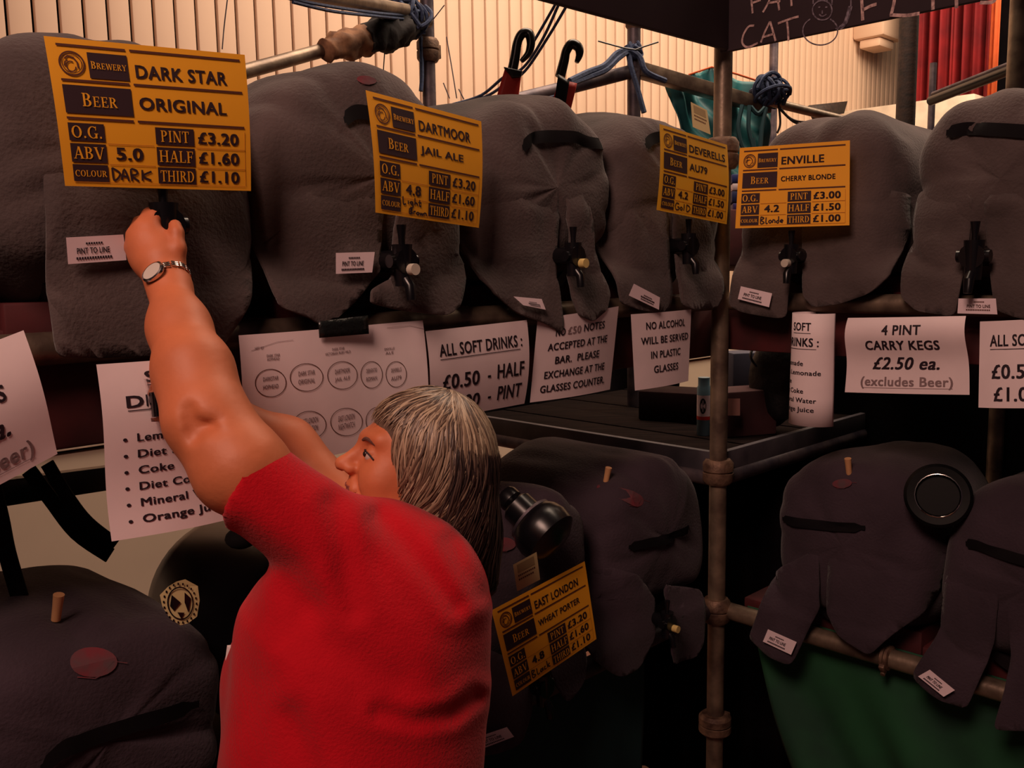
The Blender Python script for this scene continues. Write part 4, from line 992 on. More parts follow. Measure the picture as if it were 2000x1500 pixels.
tag(mb.go('black_tape', mat('black_tape', srgb(22, 26, 26), .3, bump=.5), None, True, .002), 'wide black tape over the rail holding the cask plan', 'tape')
# loose label hanging under the rightmost upper cask
sh2 = fr_sheet(RF, [(1872, 583), (1945, 583), (1948, 614), (1870, 612)], -.05); t = thing('hanging_label', 'small pint to line label hanging under the rightmost upper cask', 'label', sh2(.5, 1))
sh2.mesh('sheet', M_LABEL, t, 4, 4, .0005); pr = Print(); dashes(pr, .42, .18, .70, .26, 7); pr.text('PINT TO LINE', .24, .40, .84, .60, .03); dashes(pr, .22, .70, .84, .79, 14); pr.lay('label_print', M_LINE, sh2, .001, t)

# ================================================================== ORANGE PRICE CARDS
HAND = {'DARK': [[(0, 0), (.02, 1), (.14, .8), (.18, .4), (.0, .02)], [(.22, 1), (.30, .1), (.40, 1.05)], [(.25, .65), (.38, .7)], [(.48, 1.05), (.47, .1), (.62, .2), (.60, .5), (.48, .6), (.66, 1.05)], [(.76, .1), (.75, 1.0)], [(1, .2), (.77, .6), (.98, .95)]],
 'LB': [[(.0, -.4), (.02, .35), (.14, .3)], [(.24, -.05), (.24, .3)], [(.42, 0), (.32, .1), (.40, .25), (.44, 0), (.44, .6), (.34, .55)], [(.54, -.4), (.54, .28), (.54, .08), (.64, .1), (.66, .3)], [(.76, -.3), (.76, .3), (.84, .28)], [(.70, -.02), (.84, -.02)],
        [(.3, .7), (.3, 1.2), (.44, 1.1), (.34, .95), (.42, .8), (.3, .7)], [(.5, 1.2), (.5, .95), (.58, .92)], [(.68, .95), (.62, 1.1), (.70, 1.2), (.74, 1.05), (.68, .95)], [(.78, .95), (.82, 1.2), (.86, 1.0), (.90, 1.2), (.94, .95)], [(.98, 1.2), (.99, .95), (1.08, 1), (1.08, 1.2)]],
 'Gold': [[(.24, .15), (.08, .1), (0, .55), (.08, .98), (.25, .9), (.26, .6), (.15, .6)], [(.42, .5), (.34, .7), (.42, .95), (.50, .7), (.42, .5)], [(.60, 0), (.60, .95)], [(.78, 0), (.80, .95), (1, .7), (.98, .25), (.78, .05)]],
 'Blonde': [[(0, 0), (0, 1), (.16, .85), (.02, .5), (.14, .2), (0, 0)], [(.24, .1), (.24, .95), (.32, .95)], [(.42, .5), (.36, .75), (.43, .95), (.49, .7), (.42, .5)], [(.54, .95), (.55, .5), (.64, .6), (.64, .95)], [(.80, 0), (.80, .95), (.70, .8), (.79, .55)], [(.88, .72), (1, .68), (.94, .5), (.87, .75), (.99, .95)]],
 'Black': [[(0, 0), (0, 1), (.18, .85), (.02, .5), (.16, .2), (0, 0)], [(.28, .1), (.28, .95), (.40, .92)], [(.52, .5), (.44, .75), (.52, .95), (.58, .5), (.60, .95)], [(.76, .55), (.68, .6), (.68, .9), (.78, .9)], [(.86, 0), (.86, .95)], [(1, .5), (.88, .7), (1, .98)]]}
def price_card(label, fr, px4, d0, l1, e1, l2, e2, abv, hand, prices, h2=.085, bulge=None, m=M_ORANGE):
    sh = Sheet(fit_rect(px4, .297, .21, d0, fr), bulge); t = thing('price_card', label, 'price card', sh(.5, 1), 'orange price cards on the casks')
    sh.mesh('card', m, t, 12, 12, .0008)
    bx, ln, kk, bg, ft = Print(), Print(), Print(), Print(), Print()
    for v in (.04, .275, .53):
        ln.rect(.045, v, .365, v + .016, 4); ln.rect(.385, v, .965, v + .016, 6)
    bx.rect(.18, .085, .368, .26, 2); bx.rect(.045, .315, .368, .505, 4)
    rows = ((.57, .69), (.708, .835), (.85, .965))
    for r0, r1 in rows: bx.rect(.045, r0, .215, r1, 2); bx.rect(.47, r0, .675, r1, 2)
    for r in (.70, .842): ft.rect(.225, r, .46, r + .006, 3); ft.rect(.685, r, .965, r + .006, 3)
    for u in (.965,): ft.rect(u, .57, u + .003, .965)
    ft.rect(.045, .968, .965, .972, 4)
    ln.ring(.105, .17, .060, .085, .008, .011, 30); ln.ring(.105, .17, .047, .066, .004, .005, 24)
    ln.ring(.10, .19, .024, .038, .006, .008, 16, 0, 300); ln.stroke([(.075, .14), (.09, .12), (.115, .13), (.13, .16), (.132, .20)], .008, 1.41); ln.stroke([(.07, .19), (.075, .16), (.088, .15)], .007, 1.41)
    serif(bg, 'BREWERY', .19, .145, .36, .195, .82); serif(bg, 'BEER', .125, .365, .295, .455, .78)
    serif(bg, 'O.G.', .055, .59, .205, .67); serif(bg, 'ABV', .055, .73, .205, .812); serif(bg, 'COLOUR', .052, .89, .208, .932)
    serif(bg, 'PINT', .495, .59, .65, .67); serif(bg, 'HALF', .48, .73, .668, .812); serif(bg, 'THIRD', .48, .872, .668, .95)
    kk.text(l1, .405, .145, e1, .235, .035); c_ = .41; kk.text(l2, .405, c_ - h2 / 2, e2, c_ + h2 / 2, .035)
    kk.text(abv, .265, .725, .395, .81, .04)
    for (r0, r1), p in zip(rows, prices): kk.text('£' + p, .70, (r0 + r1) / 2 - .042, .925, (r0 + r1) / 2 + .040, .04)
    for st in HAND[hand]: kk.stroke([(p.x, p.y) for p in smoothpath([Vector((.235 + a_ * .20, .865 + b_ * .085, 0)) for a_, b_ in st], 4)], .010, 1.41)
    bo = bx.lay('dark_panels', M_INKB, sh, .0012, t); ln.lay('ruled_lines', M_LINE, sh, .0012, t); kk.lay('lettering', M_INKB, sh, .0012, t)
    bg.lay('knocked_out_lettering', m, sh, .0022, bo); ft.lay('faint_lines', M_FAINT, sh, .0011, t)
    return t
cv = lambda u, v: .006 * math.sin(v * 3.1)
price_card('large orange price card reading dark star original, above the raised hand', LF, [(85, 70), (478, 107), (490, 373), (127, 363)], 1.3, 'DARK STAR', .88, 'ORIGINAL', .865, '5.0', 'DARK', ('3.20', '1.60', '1.10'), bulge=cv)
price_card('orange price card reading dartmoor jail ale', LF, [(714, 176), (940, 237), (935, 445), (733, 415)], 1.6, 'DARTMOOR', .875, 'JAIL ALE', .80, '4.8', 'LB', ('3.20', '1.60', '1.10'), bulge=cv)
price_card('yellow price card reading deverells au79, left of the corner post', LF, [(1288, 242), (1420, 283), (1419, 438), (1282, 410)], 2.3, 'DEVERELLS', .94, 'AU79', .66, '4.2', 'Gold', ('3.00', '1.50', '1.00'), m=M_YELL, bulge=cv)
price_card('orange price card reading enville cherry blonde, right of the corner post', RF, [(1445, 289), (1660, 274), (1659, 440), (1436, 446)], 2.3, 'ENVILLE', .78, 'CHERRY BLONDE', .88, '4.2', 'Blonde', ('3.00', '1.50', '1.00'), h2=.06)
price_card('orange price card reading east london wheat porter, low down beside the woman', LF, [(960, 1192), (1142, 1096), (1165, 1248), (1001, 1360)], 1.8, 'EAST LONDON', .885, 'WHEAT PORTER', .87, '4.8', 'Black', ('3.20', '1.60', '1.10'), h2=.07)
def small_card(px4, d, label, frame_y=None):
    sh = Sheet([U(x, y, d) for x, y in px4]); t = thing('cask_ticket', label, 'ticket', sh(.5, 1)); sh.mesh('sheet', M_CREAM, t, 4, 4, .0008)
    pr = Print(); dashes(pr, .14, .46, .88, .52, 10); dashes(pr, .14, .60, .80, .66, 8); pr.lay('lettering', M_LINE, sh, .001, t)
    pr = Print(); pr.rect(.14, .08, .86, .38); pr.lay('pale_print', mat('ticket_shade', srgb(150, 132, 92), .7), sh, .001, t)
small_card([(1349, 199), (1381, 215), (1388, 263), (1353, 248)], 2.28, 'small cream ticket standing above the deverells card')
small_card([(1002, 1103), (1048, 1078), (1055, 1132), (1010, 1155)], 1.72, 'small cream ticket standing above the east london card')

# ================================================================== THE WOMAN
def surface_nets(fn, lo, hi, h, B=24):
    lo = np.array(lo, float); n = np.ceil((np.array(hi) - lo) / h).astype(int) + 1
    V = np.full(tuple(n), 1.0, np.float32)
    for i in range(0, n[0], B):
        for j in range(0, n[1], B):
            for k in range(0, n[2], B):
                e = np.minimum([i + B, j + B, k + B], n); c = lo + (np.array([i, j, k]) + e - 1) / 2 * h
                f0 = float(fn(np.array([c]))[0]); rad = np.linalg.norm((e - 1 - np.array([i, j, k])) / 2 * h) * 1.35 + .02
                if abs(f0) > rad: V[i:e[0], j:e[1], k:e[2]] = f0; continue
                g = np.stack(np.meshgrid(*[lo[a] + np.arange([i, j, k][a], e[a]) * h for a in range(3)], indexing='ij'), -1)
                V[i:e[0], j:e[1], k:e[2]] = fn(g.reshape(-1, 3)).reshape(g.shape[:3])
    sg = V < 0
    cs = [(a, b, c) for a in (0, 1) for b in (0, 1) for c in (0, 1)]
    sl = lambda A, o: A[o[0]:A.shape[0] - 1 + o[0], o[1]:A.shape[1] - 1 + o[1], o[2]:A.shape[2] - 1 + o[2]]
    cnt = sum(sl(sg, o).astype(np.int8) for o in cs); mask = (cnt > 0) & (cnt < 8); idx = np.argwhere(mask)
    ids = np.full(mask.shape, -1, np.int64); ids[mask] = np.arange(len(idx))
    P = np.zeros((len(idx), 3)); N = np.zeros(len(idx))
    for a in cs:
        for ax in range(3):
            if a[ax]: continue
            b = list(a); b[ax] = 1
            ia = idx + a; ib = idx + b; va = V[ia[:, 0], ia[:, 1], ia[:, 2]]; vb = V[ib[:, 0], ib[:, 1], ib[:, 2]]
            cr = (va < 0) != (vb < 0); t = va / np.where(cr, va - vb, 1); q = ia + (ib - ia) * t[:, None]
            P[cr] += q[cr]; N[cr] += 1
    P = lo + P / N[:, None] * h; F = []
    for ax in range(3):
        o1, o2 = [(1, 2), (2, 0), (0, 1)][ax]
        s0 = [slice(None)] * 3; s1 = [slice(None)] * 3; s0[ax] = slice(0, -1); s1[ax] = slice(1, None)
        A, Bv = sg[tuple(s0)], sg[tuple(s1)]; E = np.argwhere(A != Bv)
        E = E[(E[:, o1] > 0) & (E[:, o2] > 0) & (E[:, o1] < mask.shape[o1]) & (E[:, o2] < mask.shape[o2])]
        fl_ = A[E[:, 0], E[:, 1], E[:, 2]]
        def g(d1, d2):
            Q = E.copy(); Q[:, o1] -= d1; Q[:, o2] -= d2; return ids[Q[:, 0], Q[:, 1], Q[:, 2]]
        q = np.stack([g(1, 1), g(0, 1), g(0, 0), g(1, 0)], 1); q[~fl_] = q[~fl_][:, ::-1]; F.append(q)
    F = np.concatenate(F); F = F[(F >= 0).all(1)]
    return P, F
def np_mesh(name, P, F, m, parent):
    me = bpy.data.meshes.new(name); me.vertices.add(len(P)); me.vertices.foreach_set('co', P.astype(np.float32).ravel())
    me.loops.add(F.size); me.loops.foreach_set('vertex_index', F.ravel().astype(np.int32)); me.polygons.add(len(F))
    me.polygons.foreach_set('loop_start', np.arange(0, F.size, 4, dtype=np.int32)); me.polygons.foreach_set('loop_total', np.full(len(F), 4, np.int32))
    me.update(calc_edges=True); me.validate(); me.polygons.foreach_set('use_smooth', [True] * len(me.polygons))
    for mm in (m if isinstance(m, list) else [m]): me.materials.append(mm)
    o = bpy.data.objects.new(name, me); COL.objects.link(o)
    if parent: put(o, parent)
    return o
def sdf_cone(p, a, b, ra, rb):
    a = np.array(a); ab = np.array(b) - a; t = np.clip((p - a) @ ab / max(ab @ ab, 1e-12), 0, 1)
    return np.linalg.norm(p - a - t[:, None] * ab, axis=1) - (ra + (rb - ra) * t)
def sdf_ell(p, c, r, R=None):
    q = p - np.array(c)
    if R is not None: q = q @ R          # columns of R are local axes
    r = np.array(r); k0 = np.linalg.norm(q / r, axis=1); k1 = np.linalg.norm(q / (r * r), axis=1) + 1e-9
    return k0 * (k0 - 1) / k1
def smin(a, b, k): h = np.maximum(k - np.abs(a - b), 0) / k; return np.minimum(a, b) - h * h * k * .25
def smax(a, b, k): return -smin(-a, -b, k)
def Un(px, py, d): return np.array(U(px, py, d))
def rp(r, d): return r * d / F_PX

# head frame
HC = Un(816, 908, 1.36)
cr, cu, cb = np.array(CR), np.array(CU), np.array(CB)
pt, yw = math.radians(14), math.radians(17)
f0 = -math.cos(pt) * cr + math.sin(pt) * cu
HFv = math.cos(yw) * f0 + math.sin(yw) * cb
HU = math.sin(pt) * cr + math.cos(pt) * cu; HU = HU - HU.dot(HFv) * HFv; HU /= np.linalg.norm(HU)
HL = np.cross(HU, HFv)                                   # her left, towards the camera
HR = np.stack([HL, HFv, HU], 1)
HS = .90
def hw(l, f, u): return HC + HR @ (np.array([l, f, u]) * HS)
def to_head(p): return ((p - HC) @ HR) / HS

def head_sdf(p):
    q = to_head(p); s = q.copy(); s[:, 0] = np.abs(s[:, 0])
    d = sdf_ell(q, (0, -.010, .034), (.074, .094, .080))
    d = smin(d, sdf_ell(q, (0, .030, -.030), (.060, .064, .082)), .05)
    d = smin(d, sdf_ell(q, (0, .020, -.072), (.050, .060, .040)), .04)           # jaw
    d = smin(d, sdf_ell(s, (.036, .060, -.034), (.026, .028, .028)), .03)        # cheeks
    d = smin(d, sdf_ell(q, (0, .076, -.098), (.020, .018, .016)), .025)          # chin
    d = smin(d, sdf_ell(q, (0, .060, -.108), (.036, .030, .018)), .03)           # soft under the chin
    d = smin(d, sdf_cone(s, (.008, .092, .026), (.042, .078, .030), .010, .008), .02)   # brow
    d = smax(d, -sdf_ell(s, (.032, .104, .006), (.017, .020, .012)), .016)       # sockets
    d = smin(d, sdf_cone(q, (0, .090, .016), (0, .116, -.020), .0085, .0120), .014)     # nose
    d = smin(d, sdf_ell(q, (0, .121, -.024), (.0115, .0115, .0105)), .008)
    d = smin(d, sdf_ell(s, (.0125, .106, -.028), (.0085, .0115, .0085)), .008)
    d = smax(d, -sdf_ell(s, (.0065, .114, -.036), (.0042, .0062, .0048)), .003)
    d = smin(d, sdf_ell(s, (.031, .082, .004), (.0150, .0130, .0125)), .004)     # lids
    # lid slit, slanting down outwards
    e = s - np.array((.031, .094, .003)); sl = e[:, 2] + .18 * (e[:, 0]); 
    d = smax(d, -np.maximum(np.maximum(np.abs(sl) - (.0036 - np.minimum(.0036, e[:, 0] ** 2 * 14)), np.abs(e[:, 0]) - .0145), np.abs(e[:, 1]) - .014), .0015)
    # creases at the outer corner of the eye
    d = smin(d, sdf_ell(q, (0, .088, -.060), (.026, .017, .020)), .02)           # muzzle
    d = smin(d, sdf_cone(s, (0, .104, -.054), (.021, .092, -.059), .0046, .0030), .005)
    d = smin(d, sdf_cone(s, (0, .101, -.068), (.019, .091, -.064), .0052, .0032), .005)
    d = smax(d, -sdf_cone(s, (0, .108, -.0610), (.024, .093, -.0615), .0024, .0016), .003)
    d = smax(d, -sdf_cone(s, (.021, .100, -.036), (.034, .086, -.062), .0022, .0018), .012)   # smile fold
    d = smin(d, sdf_ell(s, (.072, -.004, -.004), (.008, .018, .030)), .006)      # ear
    return d * HS
NB = Un(842, 1060, 1.36)
hx = hw(0, -.02, -.06)
Sh = {'ls': Un(596, 1010, 1.19), 'lm': Un(470, 915, 1.155), 'le': Un(404, 818, 1.17), 'lf': Un(378, 726, 1.20), 'lg': Un(350, 640, 1.25), 'lw': Un(331, 560, 1.295)}
def R3(a, b, c):
    M = np.stack([a, b, c], 1); return M / np.linalg.norm(M, axis=0)
def arms_sdf(p):
    S_ = Sh
    d = sdf_cone(p, S_['ls'], S_['lm'], rp(58, 1.19), rp(81, 1.155))
    d = smin(d, sdf_cone(p, S_['lm'], S_['le'], rp(86, 1.155), rp(74, 1.17)), .03)
    d = smin(d, sdf_cone(p, S_['le'], S_['lf'], rp(75, 1.17), rp(70, 1.20)), .03)
    d = smin(d, sdf_cone(p, S_['lf'], S_['lg'], rp(69, 1.20), rp(53, 1.25)), .03)
    d = smin(d, sdf_cone(p, S_['lg'], S_['lw'], rp(53, 1.25), rp(36, 1.295)), .03)
    # elbow dimples
    d = smax(d, -sdf_ell(p, Un(398, 832, 1.17 - rp(84, 1.17)), (.010, .010, .004)), .020)
    d = smax(d, -sdf_cone(p, Un(366, 800, 1.165 - rp(76, 1.17)), Un(376, 850, 1.165 - rp(78, 1.17)), .004, .005), .018)
    # palm
    d = smin(d, sdf_cone(p, S_['lw'], Un(316, 520, 1.31), rp(38, 1.3), rp(44, 1.31)), .02)
    d = smin(d, sdf_ell(p, Un(301, 494, 1.315), (rp(52, 1.315), rp(44, 1.315), .024), R3(cr + .25 * cu, cu - .25 * cr, cb)), .02)
    d = smin(d, sdf_ell(p, Un(284, 464, 1.318), (rp(33, 1.315), rp(32, 1.315), .020), R3(cr + .5 * cu, cu - .5 * cr, cb)), .02)
    fr = [  # finger chains: knuckle, middle, tip, closing away from the camera round the lever
        [(292, 446, 1.314), (303, 424, 1.328), (309, 430, 1.350), (312, 446, 1.358)],
        [(278, 444, 1.315), (292, 420, 1.338), (306, 430, 1.366), (314, 450, 1.368)],
        [(264, 460, 1.318), (274, 436, 1.345), (292, 440, 1.375), (306, 456, 1.374)],
        [(258, 484, 1.320), (262, 460, 1.348), (280, 460, 1.376), (294, 472, 1.372)]]
    for i, c in enumerate(fr):
        rr = [.0125, .0105, .0095, .0085] if i < 3 else [.011, .009, .008, .0075]
        fd = None
        for a, b, r0, r1 in zip(c, c[1:], rr, rr[1:]):
            x = sdf_cone(p, Un(*a), Un(*b), r0, r1); fd = x if fd is None else smin(fd, x, .004)
        d = smin(d, fd, .006)
    # thumb leaves the side of the palm, up along the lever
    td = sdf_cone(p, Un(338, 528, 1.305), Un(347, 486, 1.305), .0150, .0115)
    td = smin(td, sdf_cone(p, Un(347, 486, 1.305), Un(345, 454, 1.310), .0115, .0098), .006)
    td = smin(td, sdf_cone(p, Un(345, 454, 1.310), Un(342, 441, 1.316), .0098, .0092), .005)
    d = smin(d, td, .006)
    # right arm, further away
    rs, re, rw = Un(700, 1030, 1.45), Un(560, 874, 1.47), Un(372, 770, 1.385)
    d2 = sdf_cone(p, rs, re, rp(62, 1.44), rp(56, 1.47)); d2 = smin(d2, sdf_cone(p, re, rw, rp(50, 1.47), rp(32, 1.385)), .03)
    d2 = smin(d2, sdf_ell(p, Un(344, 768, 1.375), (rp(36, 1.37), rp(32, 1.37), .018), R3(cr, cu, cb)), .02)
    for c in ([(332, 744, 1.372), (312, 728, 1.355), (302, 738, 1.335)], [(328, 756, 1.372), (306, 756, 1.356), (298, 768, 1.336)],
              [(330, 772, 1.374), (310, 782, 1.360), (302, 792, 1.340)], [(334, 790, 1.376), (320, 806, 1.362), (314, 814, 1.345)]):
        fd = smin(sdf_cone(p, Un(*c[0]), Un(*c[1]), .0095, .0085), sdf_cone(p, Un(*c[1]), Un(*c[2]), .0085, .0070), .004); d2 = smin(d2, fd, .008)
    d2 = smin(d2, sdf_cone(p, Un(352, 752, 1.36), Un(346, 734, 1.33), .011, .009), .01)
    return np.minimum(d, d2)
def skin_sdf(p):
    d = head_sdf(p)
    d = smin(d, sdf_cone(p, hw(0, -.015, -.05), NB, .058, .070), .03)
    # upper chest under the shirt joins arms and neck in one body
    body = sdf_cone(p, Un(630, 1065, 1.22), Un(800, 1130, 1.32), .060, .078)
    body = smin(body, sdf_cone(p, Un(800, 1120, 1.32), Un(730, 1085, 1.44), .070, .04), .03)
    body = smin(body, sdf_cone(p, Un(735, 1180, 1.27), Un(690, 1420, 1.25), .09, .10), .05)
    return smin(smin(d, body, .03), arms_sdf(p), .012)
woman = thing('person', 'woman in a red t-shirt with shoulder-length grey-blond hair reaching up to a cask tap', 'person', Vector((Un(690, 1500, 1.25)[0], Un(690, 1500, 1.25)[1], 0)))
pts_ = np.array([Un(240, 400, 1.3), Un(980, 760, 1.3), Un(900, 1480, 1.2), Un(240, 400, 1.45), Un(980, 760, 1.6), Un(400, 1480, 1.05)])
Ps, Fs = surface_nets(skin_sdf, (-.60, .98, 1.08), (.02, 1.62, 2.02), .0036)
body = np_mesh('body', Ps, Fs, [M_SKIN, M_LIPS], woman)
qh = to_head(Ps); qa = np.abs(qh[:, 0])
lip = (qh[:, 1] > .087) & (((np.abs(qh[:, 2] + .0560 - qa * -.10) < .0062)) | (np.abs(qh[:, 2] + .0685 - qa * .12) < .0066)) & (qa < .020) & (qh[:, 1] > .090)
fm = lip[Fs].all(1).astype(np.int32)
if len(body.data.polygons) == len(fm): body.data.polygons.foreach_set('material_index', fm)

# eyes and brows
for sgn, lb in ((1, ''), (-1, '')):
    c = hw(sgn * .031, .0815, .0025)
    e = MB(); e.sphere(Vector(c), .0125 * HS, 12); eo = e.go('eye', M_EYE, woman)
    ic = Vector(c) + Vector(HR @ np.array([0, .0102, 0.0008])) * HS; e = MB(); e.sphere(ic, .0052, 8); e.go('iris', M_IRIS, eo)
    bm_ = MB(); pth = [Vector(hw(sgn * .012, .0995, .0215)), Vector(hw(sgn * .026, .0965, .0265)), Vector(hw(sgn * .040, .087, .0235)), Vector(hw(sgn * .047, .079, .018))]
    bm_.tube(smoothpath(pth, 4), [.0022, .0024, .0026, .0027, .0028, .0028, .0027, .0026, .0024, .0022, .0018, .0014, .0008], 6); bm_.go('eyebrow', mat('brow_hair', srgb(96, 58, 48), .9), woman)
    ls = MB(); pth = [Vector(hw(sgn * .018, .0915, .0075)), Vector(hw(sgn * .031, .0955, .0085)), Vector(hw(sgn * .043, .089, .0045)), Vector(hw(sgn * .050, .082, -.001))]
    ls.tube(smoothpath(pth, 4), .0013, 5); ls.go('eyelash', M_INK, woman)

# hair
def hair_sdf(p, grow=0.0):
    q = to_head(p)
    d = sdf_ell(q, (0, -.012, .040), (.088, .104, .088))
    s = q.copy(); s[:, 0] = np.abs(s[:, 0])
    d = smin(d, sdf_ell(s, (.058, -.040, -.034), (.040, .066, .092)), .05)
    d = smin(d, sdf_cone(p, Un(862, 940, 1.37), Un(896, 1040, 1.36), rp(84, 1.36), rp(66, 1.36)), .05)
    d = smin(d, sdf_cone(p, Un(896, 1040, 1.36), Un(938, 1130, 1.34), rp(64, 1.36), rp(30, 1.34)), .05)
    d = smin(d, sdf_cone(p, Un(840, 985, 1.34), Un(800, 1008, 1.34), rp(40, 1.34), rp(14, 1.34)), .04)
    # keep the face open
    face = sdf_ell(q, (.0, .124, -.074), (.112, .108, .118))
    d = smax(d, -face, .012)
    return d
Ph, Fh = surface_nets(lambda p: hair_sdf(p) + .004, (-.30, 1.10, 1.18), (.10, 1.62, 1.92), .005)
M_HAIRB = mat('hair_under', srgb(104, 82, 68), .7, var=.3, scale=30)
hair = np_mesh('hair', Ph, Fh, M_HAIRB, woman)
def out_r(dirs, c, steps=90, R=.40):
    """outermost crossing of the hair volume along each direction from the head centre"""
    r = np.linspace(R, .03, steps); P = c + dirs[:, None, :] * r[None, :, None]
    v = hair_sdf(P.reshape(-1, 3)).reshape(len(dirs), steps); ins = v < 0; k = np.argmax(ins, 1); k = np.where(ins.any(1), k, steps - 1); k = np.maximum(k, 1)
    a = v[np.arange(len(k)), k - 1]; b = v[np.arange(len(k)), k]; t = np.where(a != b, a / (a - b + 1e-9), 0)
    return r[k - 1] + (r[k] - r[k - 1]) * np.clip(t, 0, 1)
rs_ = np.random.RandomState(5); C_ = hw(0, -.02, .02)
strV = []; strF = []; darkV = []; darkF = []
G = [  # (kind share, azimuth start, end), elevation list, azimuth list offsets
    ('bang', 520, (-10, 72), [84, 62, 40, 17], [46, 30, 12, 2]),
    ('temple', 420, (52, 94), [85, 62, 36, 8, -18, -46], [30, 12, 4, 8, 4, -8]),
    ('fringe', 300, (46, 70), [84, 60, 38, 16, -8, -34], [40, 14, -4, -6, -4, 2]),
    ('side', 800, (84, 150), [86, 60, 30, 0, -28, -50, -62], [8, 4, 8, 10, 0, -18, -38]),
    ('back', 300, (130, 185), [86, 60, 30, 0, -25, -45, -58], [0, 0, 0, 4, 6, 6, 6]),
    ('nape', 520, (92, 175), [14, -8, -28, -46, -58, -66], [4, 8, 6, 2, 0, 0]),
    ('far', 220, (-185, -20), [86, 60, 35, 12], [0, 0, 0, 0])]
for kind, cnt, (a0, a1), els, azo in G:
    for i in range(cnt):
        a = rs_.uniform(a0, a1); K = 16; t = np.linspace(0, 1, K) * rs_.uniform(.82, 1.0); xs = np.linspace(0, 1, len(els))
        el = np.radians(np.interp(t, xs, els) + rs_.normal(0, 1.5)); az = np.radians(a + np.interp(t, xs, azo) + rs_.normal(0, 1.2) + 3 * np.sin(t * 5 + rs_.uniform(0, 6)))
        dl = np.stack([np.sin(az) * np.cos(el), np.cos(az) * np.cos(el), np.sin(el)], 1); dw = dl @ HR.T
        r = out_r(dw, C_) + rs_.uniform(-.003, .0035) + (.003 if kind == 'nape' else 0) + .002 * np.sin(t * 9 + rs_.uniform(0, 6)); Q = C_ + dw * r[:, None]
        w = rs_.uniform(.0008, .0019) * np.clip(np.minimum(t * 8 + .3, (1.02 * t[-1] - t) * 5 + .05), 0, 1)
        tan = np.gradient(Q, axis=0); tan /= np.linalg.norm(tan, axis=1)[:, None] + 1e-9
        b1 = np.cross(tan, dw); b1 /= np.linalg.norm(b1, axis=1)[:, None] + 1e-9; TV, TF = (darkV, darkF) if kind == 'nape' else (strV, strF); base = len(TV)
        for k in range(K):
            TV += [Q[k] + b1[k] * w[k], Q[k] + dw[k] * w[k] * .7, Q[k] - b1[k] * w[k]]
            if k: o_ = base + 3 * k; TF += [(o_ - 3, o_ - 2, o_ + 1, o_), (o_ - 2, o_ - 1, o_ + 2, o_ + 1)]
def strand_mat(nm, cs_):
    m = bpy.data.materials.new(nm); m.use_nodes = True; nt = m.node_tree; b = nt.nodes['Principled BSDF']
    g = nt.nodes.new('ShaderNodeNewGeometry'); r = nt.nodes.new('ShaderNodeValToRGB'); b.inputs['Roughness'].default_value = .42
    el = r.color_ramp.elements; el[0].position, el[0].color = cs_[0]; el[1].position, el[1].color = cs_[-1]
    for p_, c_ in cs_[1:-1]: e = el.new(p_); e.color = c_
    nt.links.new(g.outputs['Random Per Island'], r.inputs[0]); nt.links.new(r.outputs[0], b.inputs['Base Color']); return m
so = link_mesh('hair_strands', strV, strF, strand_mat('grey_blond_hair', [(0, srgb(62, 44, 38)), (.25, srgb(98, 76, 62)), (.5, srgb(136, 112, 92)), (.8, srgb(164, 140, 116)), (1, srgb(196, 174, 148))]), hair, True); so['kind'] = 'stuff'
so = link_mesh('nape_strands', darkV, darkF, strand_mat('dark_nape_hair', [(0, srgb(34, 24, 26)), (.5, srgb(62, 46, 42)), (.85, srgb(90, 70, 62)), (1, srgb(130, 106, 90))]), hair, True); so['kind'] = 'stuff'; so['label'] = 'darker hair at the nape'

